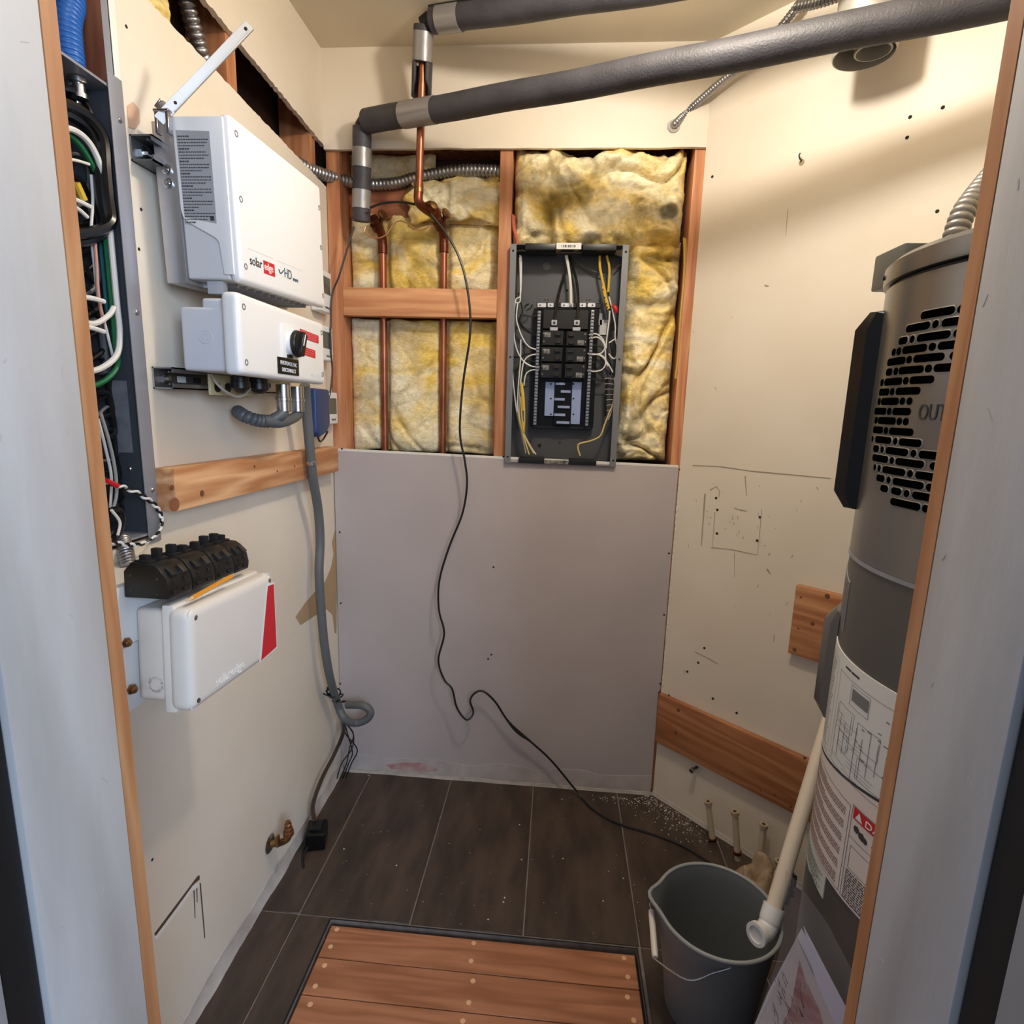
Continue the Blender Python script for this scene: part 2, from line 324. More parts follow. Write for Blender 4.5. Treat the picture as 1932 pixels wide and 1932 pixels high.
# 45 degree wall
wq = lambda s, z, o=0: Vector((DW, 0, z)) + Vector((.70711, -.70711, 0))*s + Vector((-.70711, -.70711, 0))*o
SD = (XR-DW)*2**.5
m = MB(); m.prism([wq(0, 0), wq(SD, 0), wq(SD, H), wq(0, H)], Vector((.70711, .70711, 0))*T)
wall_diagonal = m.build('wall_diagonal', CREAM, struct=True)
def dq(px, py, o=.0008): return wd(px, py, o)
c7 = lambda x, y: (1230+x*.233, 850+y*.233)
cA = lambda x, y: (1200+x*.3789, y*.3789)
DN = Vector((-.70711, -.70711, 0))
for q in [c7(520, 385), c7(530, 480), c7(527, 672), c7(875, 540), c7(852, 730), c7(425, 1600), c7(375, 1718), c7(287, 1790), cA(1528, 535), cA(1365, 583), cA(1350, 685), cA(1500, 1052), cA(380, 880), (1345, 1318), (1390, 1345)]:
    screw(dq(*q, 0), DN, .0042, HOLE, wall_diagonal, 'nail_hole', .0014, 7)
rnd = random.Random(9); m = MB()                            # scuffs and pencil lines, a rectangle where a box was fixed
def streak(pts, w):
    for a, b in zip(pts, pts[1:]):
        A, B = dq(*a), dq(*b); n = (B-A).cross(DN).normalized()*w
        m.prism([A-n, B-n*.5, B+n*.5, A+n], DN*.0003)
for l, w in [([c7(510, 500), c7(490, 780)], .0011), ([c7(480, 785), c7(640, 800), c7(850, 845)], .0012), ([c7(890, 480), c7(855, 840)], .0009), ([c7(755, 205), c7(765, 370)], .002), ([c7(668, 830), c7(668, 1030)], .0009),
             ([c7(430, 350), c7(400, 770)], .0028), ([c7(330, 120), c7(560, 130), c7(800, 165), c7(1450, 225)], .0015), ([cA(757, 1040), cA(745, 1170)], .0009), ([cA(640, 1420), cA(660, 1425)], .002),
             ([c7(470, 320), c7(520, 290), c7(550, 330), c7(540, 380)], .0014), ([c7(670, 465), c7(710, 480), c7(770, 490)], .0016), ([c7(350, 1630), c7(450, 1680), c7(540, 1730)], .0013), ([c7(990, 1495), c7(985, 1550)], .0014), ([c7(930, 960), c7(960, 1000)], .003)]: streak(l, w)
for i in range(46):
    x, y = rnd.uniform(250, 1400), rnd.uniform(250, 1850)
    if i < 20: x, y = rnd.gauss(700, 170), rnd.gauss(600, 110)
    if i > 38: x, y = rnd.uniform(-200, 700), rnd.uniform(-1100, -450)
    a = c7(x, y); streak([a, (a[0]+rnd.uniform(-4, 4), a[1]+rnd.uniform(-7, 7))], rnd.uniform(.0005, .0012))
m.build('scuffs', mat('pale_scuff', (168, 150, 128), .8), wall_diagonal, stuff=True)
m = MB(); rnd = random.Random(2)                            # torn paper edge where the wall meets the grey sheet
for i in range(40):
    z = .25+.92*i/40; a = rnd.uniform(.001, .007); m.obox(wq(a*.5+.001, z, .0008), wq(1, 0)-wq(0, 0) and Vector((.70711, -.70711, 0))*a*.6, DN*.0008, Vector((0, 0, rnd.uniform(.003, .011))))
m.build('chipped_edge', GYP, wall_diagonal, stuff=True)
m = MB(); m.box(XR, XR+T, YO, DW-XR, 0, H); wall_right = m.build('wall_right', CREAM, struct=True)
m = MB()
m.box(-.6, XL0-.022, YO, YF, 0, H); m.box(XR0+.022, 2.4, YO, YF, 0, H); m.box(XL0-.022, XR0+.022, YO, YF, 2.07, H)
wall_front = m.build('wall_front', CREAM, struct=True)
m = MB(); m.box(-.2, XR+.1, YO, .17, H, H+.02); ceiling = m.build('ceiling', CEIL, struct=True)
# door lining: white primed board, raw wood edge towards the closet, black seal towards the room
for k, (x, s, lab) in enumerate(((XL0, -1, 'left'), (XR0, 1, 'right'))):
    m = MB(); m.box(*sorted((x, x+s*.02)), YO+.004, YF-.019, 0, 2.05); t = m.build('trim_%d' % (k+1), JAMB, struct=True, bevel=.002)
    m = MB(); m.box(*sorted((x, x+s*.02)), YF-.018, YF+.002, 0, 2.05); m.build('raw_edge', RAW, t)
    m = MB(); m.box(*sorted((x+s*.006, x+s*.03)), YO-.034, YO+.003, 0, 2.05); m.build('door_seal', BLACKR, t, .004)
    m = MB(); m.box(*sorted((x+s*.002, x+s*.04)), YO-.12, YO-.036, 0, 2.05); m.build('outer_edge', mat('grey_door_edge', (150, 152, 156), .5), t, .003)
    rnd = random.Random(20+k); m = MB()
    for i in range(26):
        y, z, w, h = rnd.uniform(YO+.02, YF-.03), rnd.uniform(.3, 1.9), rnd.uniform(.0003, .0009), rnd.uniform(.001, .006)
        m.obox((x-s*.0001, y, z), (.0002, 0, 0), (0, w, rnd.uniform(-.001, .001)), (0, rnd.uniform(-.004, .004), h))
    m.build('smudges', mat('jamb_smudge', (186, 182, 179), .7), t, stuff=True)
m = MB(); m.box(XL0-.02, XR0+.02, YO+.004, YF-.019, 2.05, 2.07); m.build('trim_3', JAMB, struct=True)
# floor: grout bed and one object per tile, an opening for the plank panel
RX0, RX1, RY1, RY0 = .207, 1.021, -.622, -1.26
m = MB()
for a in ((-.05, RX0, YO-.1, .02), (RX1, XR+.05, YO-.1, .02), (RX0, RX1, RY1, .02), (RX0, RX1, YO-.1, RY0)): m.box(*a, -.03, -.0025)
m.box(RX0-.05, RX1+.05, RY0-.05, RY1+.05, -.05, -.031)
floor = m.build('floor', GROUT, struct=True)
xs = [0, .1155, .4205, .726, 1.0305, 1.3355, 1.64, XR]; ys = [-.001, -.6165, -1.232, -1.5]
for j in range(3):
    for i in range(7):
        x0, x1, y1, y0 = xs[i]+.002, xs[i+1]-.002, ys[j]-.002, ys[j+1]+.002
        cells = [(x0, x1, y0, y1)]
        if j == 1:
            if i == 1: cells = [(x0, RX0-.004, y0, y1)]
            if i in (2, 3): cells = []
            if i == 4: cells = [(x0, x1, y0, y1)]
        for a in cells:
            p = [(a[0], a[2]), (a[1], a[2]), (a[1], a[3]), (a[0], a[3])]; p = clip(p, 1, 1, DW-.006)
            if len(p) < 3: continue
            m = MB(); m.prism([(q[0], q[1], -.02) for q in p], (0, 0, .02)); m.build('tile', TILE, floor, .0012, seg=1)
# lumpy white cove of compound at the foot of the walls
def cove(name, A, B, n, w, h, sd, parent_mat):
    rnd = random.Random(sd); A, B, n = Vector(A), Vector(B), Vector(n); N = max(8, int((B-A).length/.02)); pr = []
    for i in range(N+1):
        p = A.lerp(B, i/N); a = w*(.75+.3*noise.noise(p*9)+.1*rnd.random()); b = h*(.8+.35*noise.noise(p*7+Vector((3, 1, 2)))+.1*rnd.random())
        a = max(a, .003); pr += [p+Vector((0, 0, .0005)), p+n*a+Vector((0, 0, .0006)), p+n*.0035+Vector((0, 0, b*.55)), p+n*.0025+Vector((0, 0, b)), p+Vector((0, 0, b+.001))]
    fs = [(i*5+k, i*5+k+1, i*5+5+k+1, i*5+5+k) for i in range(N) for k in range(4)]
    mb = MB(); mb.add(pr, fs); return mb.build(name, parent_mat, struct=True)
cove('baseboard_left', (.0006, YF, 0), (.0006, -.003, 0), (1, 0, 0), .014, .05, 1, MUD)
cove('baseboard_back', (0, -.003, 0), (DW, -.003, 0), (0, -1, 0), .009, .011, 2, mat('thin_mortar', (182, 174, 168), .8, rgb2=(160, 152, 146), vscale=20))
cove('baseboard_diagonal', wq(0, 0, .0006), wq(SD, 0, .0006), DN, .010, .016, 3, MUD)
# ================================================================== plank panel in the floor opening
t = thing('floor_panel', 'orange-brown wooden plank panel set in the floor opening among dark tiles', 'floor panel', ((RX0+RX1)/2, -.9, -.03))
m = MB(); m.box(RX0+.001, RX1-.001, RY0+.001, RY1-.001, -.0305, -.022); m.build('backing', BLACKR, t)
yb = [-.637, -.728, -.822, -.915, -1.008, -1.10, -1.19, -1.255]
for i in range(7):
    m = MB(); m.box(RX0+.008, RX1-.007, yb[i+1]+.0009, yb[i]-.0009, -.0215, -.003); p = m.build('plank', PLANK, t, .0012, seg=1)
    for x in (RX0+.032, .60+.01*(i % 2), RX1-.035):
        for y in (yb[i]-.02, yb[i+1]+.022) if i else (yb[i+1]+.03, yb[i]-.012):
            m = MB(); m.lathe([(.0062, -.001), (.0062, .0004)], (x+random.uniform(-.006, .006), y, -.003), seg=10); m.build('wood_plug', mat('pale_wood_plug', (222, 178, 134), .5), p)
m = MB(); m.box(RX0-.0035, RX0-.0005, RY0, RY1+.003, -.02, -.0005); m.box(RX1+.0005, RX1+.004, RY0, RY1+.003, -.02, -.0005); m.box(RX0-.003, RX1+.004, RY1+.0005, RY1+.003, -.02, -.0008); m.build('edge_trim', BLACKR, t)
# ================================================================== glass wool in the stud bays
def batt(label, x0, x1, z0, z1, y0, bulge, seed, lump, soot_and_shade=(), res=.0048, rag=0, fold=1.0, pinch=(), ragx=0):
    nx, nz = int((x1-x0)/res), int((z1-z0)/res); vs = []; col = []
    so = Vector((seed*3.7, seed*1.3, 0))
    for j in range(nz+1):
        for i in range(nx+1):
            u, v = i/nx, j/nz; x, z = x0+(x1-x0)*u, z0+(z1-z0)*v; p = Vector((x, z, 0))*1.0+so
            e = min(1, min(u, 1-u)*(x1-x0)/.035)**.5; e2 = min(1, min(v, 1-v)*(z1-z0)/.04)**.5
            w = Vector((noise.noise(p*5), noise.noise(p*5+Vector((9, 2, 4))), 0))*.05
            a = noise.noise((p+w)*5*fold)*.5+.5; b = 1-abs(noise.noise((p+w*1.5)*10*fold+Vector((5, 5, 5))))*1.9; c = noise.fractal((p+w)*30, .8, 2.1, 4)
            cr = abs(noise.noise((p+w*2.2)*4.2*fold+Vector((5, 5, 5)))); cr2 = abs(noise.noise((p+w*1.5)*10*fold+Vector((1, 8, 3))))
            d = bulge*e*e2+lump*(a-.35)*e-lump*.42*math.exp(-(cr/.075)**2)*e-lump*.13*math.exp(-(cr2/.12)**2)*e+lump*.12*c
            x += noise.noise(p*14)*.006*(1 if .02 < u < .98 else .6); z += noise.noise(p*16+Vector((7, 7, 7)))*.007+(noise.noise(p*9+Vector((2, 2, 2)))+noise.noise(p*25)*.4)*.016*rag*(1-min(1, min(v, 1-v)*(z1-z0)/.06))
            for px_ in pinch: d -= .030*math.exp(-((x-px_)/.016)**2)
            x += noise.noise(Vector((z*30, u, seed)))*.02*ragx*(1-min(1, min(u, 1-u)*(x1-x0)/.06))
            sh = 1-.35*math.exp(-(cr/.05)**2)*min(1, lump/.05)-.16*math.exp(-(cr2/.07)**2)  # shade in the creases painted into the vertex colour, stains multiplied in below
            for sx, sz, rx, rz, am in soot_and_shade:
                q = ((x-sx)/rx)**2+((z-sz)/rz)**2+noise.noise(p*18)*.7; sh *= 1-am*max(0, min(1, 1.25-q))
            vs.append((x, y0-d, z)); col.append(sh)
    nv = len(vs); fs = [(j*(nx+1)+i, j*(nx+1)+i+1, (j+1)*(nx+1)+i+1, (j+1)*(nx+1)+i) for j in range(nz) for i in range(nx)]
    vs += [(x0+.004, y0+.02, z0+.004), (x1-.004, y0+.02, z0+.004), (x1-.004, y0+.02, z1-.004), (x0+.004, y0+.02, z1-.004)]; col += [1]*4
    bt, tp_ = list(range(nx+1)), [nz*(nx+1)+i for i in range(nx+1)]; lf, rt = [j*(nx+1) for j in range(nz+1)], [j*(nx+1)+nx for j in range(nz+1)]
    fs += [tuple([nv+1, nv]+bt), tuple([nv+3, nv+2]+tp_[::-1]), tuple([nv, nv+3]+lf[::-1]), tuple([nv+2, nv+1]+rt), (nv, nv+1, nv+2, nv+3)]
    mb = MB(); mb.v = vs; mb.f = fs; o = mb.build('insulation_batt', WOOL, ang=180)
    ca = o.data.color_attributes.new('soot_and_shade', 'FLOAT_COLOR', 'POINT')
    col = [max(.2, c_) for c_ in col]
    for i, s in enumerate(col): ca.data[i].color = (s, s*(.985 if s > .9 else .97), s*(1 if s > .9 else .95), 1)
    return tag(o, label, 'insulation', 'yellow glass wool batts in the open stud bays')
batt('yellow glass wool behind the two copper pipes, above the horizontal wood blocking', .046, .547, 1.737, 1.99, .10, .016, 1, .022, pinch=(.163, .366), rag=1.2, soot_and_shade= [(.42, 1.93, .10, .05, .32), (.25, 1.94, .16, .05, .25), (.3, 1.80, .06, .1, .14)])
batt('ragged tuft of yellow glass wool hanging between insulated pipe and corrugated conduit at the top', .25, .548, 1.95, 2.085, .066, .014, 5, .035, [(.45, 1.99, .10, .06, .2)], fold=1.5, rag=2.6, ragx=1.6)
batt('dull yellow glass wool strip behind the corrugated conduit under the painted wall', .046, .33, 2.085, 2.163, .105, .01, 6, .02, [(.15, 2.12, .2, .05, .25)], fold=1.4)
batt('smooth yellow glass wool behind copper pipes, below the horizontal wood blocking', .046, .547, 1.205, 1.646, .085, .016, 2, .016, pinch=(.163, .366), soot_and_shade=[(.13, 1.60, .08, .03, .18), (.50, 1.35, .06, .16, .2), (.5, 1.63, .07, .02, .25), (.1, 1.42, .06, .05, .15)])
batt('big rumpled golden glass wool lump with sooty grey patch above the open breaker panel', .59, 1.118, 1.862, 2.152, .075, .075, 3, .10, rag=1.3, soot_and_shade=[(.735, 1.985, .058, .055, .62), (.805, 2.01, .03, .05, .5), (1.065, 1.955, .03, .022, .9), (1.02, 1.95, .1, .035, .3), (.665, 1.93, .03, .06, .3), (.84, 2.055, .02, .03, .3)])
batt('crumpled yellow glass wool strip filling the gap right of the breaker panel', .955, 1.122, 1.20, 1.888, .075, .055, 4, .07, rag=1.0, soot_and_shade=[(1.0, 1.29, .03, .03, .35), (1.09, 1.84, .06, .03, .3), (1.02, 1.83, .05, .02, .25)], fold=1.25)
# ================================================================== copper pipes
def copper_riser(x, ztop, lab):
    t = thing('copper_pipe', lab, 'pipe', (x, .062, 1.2), None)
    m = MB(); m.cyl((x, .066, .9), (x, .066, ztop-.02), .0118, seg=16); m.build('pipe', COPPER, t)
    m = MB(); m.lathe([(.0115, 0), (.0155, .001), (.0155, .028), (.0125, .03)], (x, .066, ztop-.05), seg=16); m.build('coupling', COPD, t)
    m = MB(); m.tube(curve([(x, .066, ztop-.025), (x, .06, ztop), (x-.004, .03, ztop+.025), (x-.01, .0, ztop+.04)], 6), .0145, 14); m.lathe([(.012, 0), (.019, .001), (.019, .022), (.012, .024)], (x-.004, .035, ztop+.018), (-.2, -1, .6), 12); m.build('elbow', COPD, t)
    m = MB(); m.lathe([(.004, 0), (.016, .001), (.018, .006), (.016, .012), (.004, .013)], (x+.012, .018, ztop+.05), (.8, -.4, .5), 12); m.tube([(x, .04, ztop+.02), (x+.012, .018, ztop+.05)], .007, 8); m.build('ground_clamp', BRASS, t)
    return t
copper_riser(.163, 1.90, 'left copper pipe in the wool, its top under the lower insulated pipe')
copper_riser(.366, 1.905, 'right copper pipe in the wool, feeding the bare copper riser')
# the two insulated water lines
def sleeve(mb, pts, r, seg=22): mb.tube(pts, r, seg)
def insul_line(lab, A, B, down0, down1, rh, rv, tapes_h, tapes_v, cu0, cu1, slit):
    t = thing('insulated_pipe', lab, 'pipe', down1)
    A, B, D0, D1 = map(Vector, (A, B, down0, down1)); d = (B-A).normalized(); n = 34
    m = MB(); pts = [A.lerp(B, i/n)+Vector((0, 0, .0012*math.sin(i*.9)-.012*math.sin(math.pi*i/n))) for i in range(n+1)]
    sleeve(m, pts, [rh*(1+.012*noise.noise(Vector((i*.6, rh*50, 0)))) for i in range(n+1)]); h = m.build('horizontal_sleeve', FOAM, t)
    up = Vector((0, 0, 1)); sd = d.cross(up).normalized()
    if slit:
        m = MB(); m.tube([p+(sd*.75*-slit+up*.66).normalized()*-1*rh*.0+(sd*-slit*.80+up*.60)*rh for p in pts], .0030, 6); m.build('slit', BLACKR, h)
    m = MB(); m.tube([D0.lerp(D1, i/10) for i in range(11)], [rv*(1+.05*noise.noise(Vector((i*.8, rv*90, 3)))) for i in range(11)], 22); v = m.build('vertical_sleeve', FOAM, t)
    m = MB(); m.tube([D0+(A-D0)*.0, D0.lerp(A, .5)+up*.004, A+d*.02], rv*.8, 14); m.build('elbow', BLACKR, t)
    for a, b in tapes_h:
        m = MB(); m.tube([A.lerp(B, a)+Vector((0, 0, -.012*math.sin(math.pi*a))), A.lerp(B, (a+b)/2)+Vector((0, 0, -.012*math.sin(math.pi*(a+b)/2))), A.lerp(B, b)+Vector((0, 0, -.012*math.sin(math.pi*b)))], rh*1.05, 22); m.build('tape_band', TAPE, h)
    for a, b in tapes_v:
        m = MB(); m.tube([D0.lerp(D1, a), D0.lerp(D1, (a+b)/2), D0.lerp(D1, b)], [rv*1.06, rv*1.045, rv*1.07], 22); m.build('tape_band', TAPE, v)
    if cu0:
        m = MB(); m.tube([Vector(cu0), Vector(cu1)], .0112, 16); m.build('copper_core', COPPER, t)
    return t, d
lowA, lowB = wdep(692, 229, 1.70), wdep(1930, -18, 1.0)
lowD0, lowD1 = wdep(683, 240, 1.72), wdep(682, 418, 1.80)
insul_line('long lower dark foam-sleeved pipe crossing the closet, its left end dropping with two tape bands', lowA, lowA+(lowB-lowA)*min((XR-.002-lowA.x)/(lowB.x-lowA.x), (YF+.002-lowA.y)/(lowB.y-lowA.y)), lowD0, lowD1, .0325, .0275, [(.075, .135)], [(.22, .42), (.66, .86)], None, None, 0)
upA, upB = wdep(818, 38, 1.545), wdep(1140, -18, 1.36)
to_wall = lambda A, B: A+(B-A)*min((XR-.002-A.x)/(B.x-A.x), (YF+.002-A.y)/(B.y-A.y))
upD0, upD1 = wdep(799, 48, 1.56), wdep(797, 118, 1.60)
t, _ = insul_line('upper dark foam-sleeved pipe near the ceiling with the bare copper riser below it', upA, to_wall(upA, upB), upD0, upD1, .0315, .0262, [(.012, .055)], [(.18, .98)], wdep(799, 60, 1.58), wdep(790, 372, 1.70), -1)
m = MB()                                                    # split end of the sleeve, open at the front
a0, a1 = upD1, wdep(795, 182, 1.635)
seg = 14; vs = []
for j in range(6):
    c = Vector(a0).lerp(Vector(a1), j/5)
    for i in range(seg+1):
        an = rad(-40+260*i/seg*(1-.0*j)); an = rad(-55 + 290*i/seg) if j < 4 else rad(-30+240*i/seg); vs.append(c+Vector((math.cos(an), math.sin(an), 0))*.025)
fs = [(j*(seg+1)+i, j*(seg+1)+i+1, (j+1)*(seg+1)+i+1, (j+1)*(seg+1)+i) for j in range(5) for i in range(seg)]
m.add(vs, fs); o = m.build('split_sleeve', FOAM, t); md = o.modifiers.new('t', 'SOLIDIFY'); md.thickness = .007; md.offset = 0
m = MB(); e0, e1 = wdep(790, 372, 1.70), Vector((.36, .0, 1.945))
m.tube(curve([e0+Vector((0, 0, .02)), e0-Vector((0, 0, .012)), e0.lerp(e1, .35)-Vector((0, 0, .014)), e1], 6), .0135, 14); m.build('lower_elbow', COPD, t)
m = MB(); m.lathe([(.0112, 0), (.0142, .001), (.0142, .026), (.0112, .028)], e0+Vector((0, 0, .012)), seg=16); m.build('solder_collar', BRASS, t)
m = MB(); q0 = e0.lerp(e1, .45); dv = (e1-e0).normalized()
m.lathe([(.013, 0), (.019, .002), (.019, .016), (.014, .018), (.014, .026), (.02, .028), (.02, .044), (.013, .046)], q0, dv, 10); m.build('union', COPD, t)
m = MB(); q1 = wdep(818, 388, 1.70); m.lathe([(.003, 0), (.012, .001), (.012, .004), (.003, .006)], q1, (.5, -.6, .3), 8); m.tube([q1, e0.lerp(e1, .3)], .004, 6); m.build('bleed_screw', BRASS, t)
# bonding wire
m = MB(); m.tube(curve([wy(*q, -.03) for q in [(690, 428), (688, 438), (700, 447), (716, 449), (730, 441), (742, 424), (753, 417), (768, 421), (785, 433), (800, 433), (812, 424)]], 6), .0022, 8)
tag(m.build('bonding_wire', mat('bare_copper_wire', (206, 150, 116), .3, .8)), 'thin bare copper bonding wire looping between the two copper pipe tops', 'wire')
# black control cable that arches from the pipe, drops down the grey sheet and runs over the floor
pts = [wy(*q, -.055) for q in [(698, 392), (720, 384), (750, 381), (775, 384), (800, 392)]] + [wy(*q, -.05) for q in [(826, 420), (848, 450), (868, 490), (880, 535), (887, 590), (886, 640), (874, 720), (868, 790), (869, 830), (877, 870), (881, 915), (872, 970), (848, 1030), (829, 1095), (828, 1150), (838, 1195), (827, 1245), (838, 1282), (853, 1300), (862, 1335), (880, 1358)]]
pts += [wy(*q, -.035) for q in [(893, 1345), (887, 1322), (897, 1307), (913, 1305), (935, 1325)]] + [wy(*q, -.03) for q in [(960, 1362), (1002, 1400), (1040, 1435)]] + [wz(1090, 1495, .02), wz(1120, 1528, .0045), wz(1165, 1553, .0042), wz(1235, 1575, .0042), wz(1290, 1597, .0042), wz(1345, 1632, .0042), wz(1385, 1668, .0042)]
t = thing('extension_cord', 'thin black cord hanging from the copper elbow down the grey sheet and across the tiles', 'cord', pts[0])
m = MB(); cp = curve(pts, 6); m.tube(cp, .0036, 8); m.build('cord', BLACK, t)
m = MB(); m.tube(curve([wy(955, 1356, -.031), wy(975, 1380, -.031), wy(1000, 1398, -.031)], 4), [.004]*2+[.0052]*5+[.004]*2, 8); m.build('splice', BLACKR, t)
m = MB(); pts = [wy(*q, -.06) for q in [(668, 428), (655, 470), (640, 520)]] + [Vector(q) for q in (wx(627, 555, .036), wx(624, 600, .036), wx(624, 660, .034), wx(627, 700, .03), wx(622, 745, .03), wx(613, 760, .03))]
m.tube(curve(pts, 6), .003, 8); tag(m.build('sensor_cable', mat('dark_grey_cable', (52, 52, 56), .5)), 'thin dark cable curving from lower insulated pipe down to the white monitor modules', 'cable')
# ================================================================== corrugated metal conduits
m = MB(); m.corr([(-.06, -.42, 2.00), (-.062, -.30, 2.035), (-.055, -.16, 2.058), (-.02, -.05, 2.060), (.03, .03, 2.064), (.10, .072, 2.062), (.20, .075, 2.066), (.28, .07, 2.082), (.38, .06, 2.095), (.46, .058, 2.098), (.56, .06, 2.096)], .0165, .0125, .003)
tag(m.build('corrugated_conduit', STEEL), 'silver corrugated metal conduit running through the corner stud behind the insulated pipe', 'conduit')
m = MB(); m.corr([wx(345, -30, -.05), wx(356, 20, -.05), wx(372, 75, -.05), wx(384, 112, -.055), wx(410, 150, -.075)], .0165, .0125, .003)
tag(m.build('corrugated_conduit', STEEL), 'silver corrugated metal conduit dropping through the wall slot at upper left', 'conduit')
t = thing('armoured_cable', 'thin steel armoured cable rising from a hole in the back wall past the foam-sleeved pipe', 'cable', wy(1271, 238))
m = MB(); m.corr([wy(1271, 236, .02), wy(1274, 233, -.012), wd(1300, 208, .035), wd(1360, 155, .036), wd(1428, 102, .037), wd(1500, 18, .045), wd(1530, -30, .05)], .0098, .0075, .0018, 12); m.build('armour', STEEL, t)
m = MB(); m.lathe([(.012, -.002), (.019, -.001), (.018, .003), (.0125, .0035)], wy(1271, 238, -.001), (0, -1, 0), 16); m.build('hole_rim', MUD, t)
m = MB(); m.corr([wd(1500, 14, .1), wd(1545, 4, .1), wd(1600, -14, .1)], .0115, .0085, .002, 12)
tag(m.build('armoured_cable', STEEL), 'short stretch of steel armoured cable lying above the foam-sleeved pipe near the ceiling', 'cable')
# wool tufts inside the left wall slot
b = batt('pale torn glass wool tuft in the left wall slot beside the corrugated conduit', 0, .2, 0, .10, 0, .02, 8, .03, fold=1.6)
b.rotation_euler = (0, 0, rad(90)); b.location = (-.055, -.74, 2.125)
# ================================================================== open grey panel recessed in the left wall
t = thing('electrical_panel', 'tall open grey electrical panel recessed in the left wall, full of cable loops', 'electrical panel', (0, -1.06, 1.12))
m = MB(); m.box(-.095, .0, -.897, -.895, 1.118, 1.874); m.box(-.095, -.093, -1.25, -.897, 1.118, 1.874); m.box(-.093, 0, -1.25, -1.248, 1.118, 1.874); m.build('cabinet', mat('panel_inside', (66, 70, 78), .5, .2), t)
m = MB(); m.box(-.093, 0, -1.25, -.897, 1.872, 1.876); m.build('top_plate', GREYL, t)
m = MB(); m.box(-.093, 0, -1.25, -.897, 1.116, 1.120); m.build('bottom_plate', GREYL, t)
m = MB(); m.box(.0012, .0032, -.907, -.8745, 1.10, 1.895); m.build('flange', GREYL, t, .0008)
for z in (1.83, 1.52, 1.20): screw((.0032, -.888, z), (1, 0, 0), .0045, ZINC, t)
for z in (1.80, 1.24): screw((-.03, -.8975, z), (0, -1, 0), .004, ZINC, t)
for x, y in ((-.03, -.93), (-.055, -.915)):
    m = MB(); m.lathe([(.008, 0), (.014, .001), (.014, .008), (.009, .009), (.009, .022), (.012, .023), (.012, .03), (.006, .031)], (x, y, 1.872), (0, 0, -1), 14); m.build('cable_connector', ZINC, t)
m = MB(); m.box(-.06, -.02, -.9, -.898, 1.27, 1.40); m.build('data_plate', mat('worn_grey_plate', (120, 124, 130), .6, rgb2=(96, 98, 104), vscale=30), t)
def pw(nm, pts, r, mt, x=-.03, n=6):
    P = [(wx(q[0], q[1], q[2] if len(q) > 2 else x)) for q in pts]
    if x < 0:
        for p in P: p.y = min(p.y, -.8995-r*1.1) if p.x < 0 and p.z > 1.125 else p.y
    r *= .8 if nm in ('white_wire', 'green_wire') else 1
    m = MB(); m.tube(curve(P, n), r, 8); return m.build(nm, mt, t)
pw('black_cable', [(95, 205), (130, 215), (165, 240), (195, 280), (212, 335), (213, 390), (200, 430), (170, 450), (120, 458)], .0095, BKW, -.025)
pw('black_cable', [(95, 188), (135, 200), (172, 225), (203, 268), (220, 330), (222, 380), (210, 418), (180, 436), (120, 443)], .0085, BKW, -.012)
pw('black_cable', [(100, 160), (125, 178), (150, 205), (170, 230)], .006, BKW, -.05)
pw('black_cable', [(118, 165), (145, 175), (168, 205), (172, 240)], .005, BKW, -.03)
pw('green_wire', [(100, 245), (135, 258), (165, 295), (188, 345), (200, 400), (212, 450), (222, 520), (232, 590), (236, 650), (228, 690), (195, 720), (150, 735)], .0058, GREEN, -.028)
pw('white_wire', [(100, 240), (140, 246), (172, 275), (195, 330), (206, 390), (218, 450), (228, 520), (234, 580), (232, 630), (220, 670), (190, 695), (150, 704)], .0062, WHW, -.018)
pw('green_wire', [(186, 430), (192, 480), (200, 540), (210, 600)], .004, mat('teal_wire', (40, 96, 104), .4), -.04)
pw('white_wire', [(172, 330), (175, 380), (172, 440), (178, 500), (185, 560), (200, 620), (215, 680)], .003, WHW, -.035)
pw('pink_wire', [(178, 440), (182, 500), (186, 560), (196, 610)], .0028, PINKW, -.03)
pw('white_wire', [(130, 372), (150, 380), (170, 390)], .0045, WHW, -.01); pw('white_wire', [(125, 382), (148, 395), (165, 410)], .004, WHW, -.008)
pw('white_wire', [(150, 560), (175, 563), (196, 569)], .0052, WHW, -.01); pw('white_wire', [(150, 606), (180, 610), (205, 595), (215, 580)], .0055, WHW, -.008)
pw('white_wire', [(150, 614), (178, 620), (196, 626)], .005, WHW, -.006); pw('white_wire', [(125, 300), (145, 303), (168, 310)], .003, WHW, -.01)
pw('yellow_tag', [(143, 345), (150, 360), (158, 378)], .006, YELD, -.012)
for i in range(16):
    rnd = random.Random(50+i); y = 300+i*40; xx = 130+i*5
    pw('black_wire', [(xx-25, y+rnd.uniform(-30, 30)), (xx+15, y+rnd.uniform(-20, 20)), (xx+45+rnd.uniform(0, 22), y+40+rnd.uniform(-20, 20)), (xx+30, y+80), (xx-20, y+95+rnd.uniform(-20, 20))], .003+.0015*(i % 3), BKW if i % 4 else mat('grey_wire', (90, 92, 98), .4), -.05)
pw('white_wire', [(190, 780), (205, 830), (216, 880), (220, 930), (212, 965)], .0035, mat('grey_white_wire', (150, 150, 152), .4), -.02); pw('white_wire', [(185, 790), (200, 850), (210, 900), (208, 960)], .003, WHW, -.03)
pw('black_wire', [(205, 965), (222, 962), (230, 975), (226, 1000), (215, 1015)], .006, BKW, .006); pw('white_wire', [(210, 962), (226, 985), (222, 1010)], .003, WHW, .014)
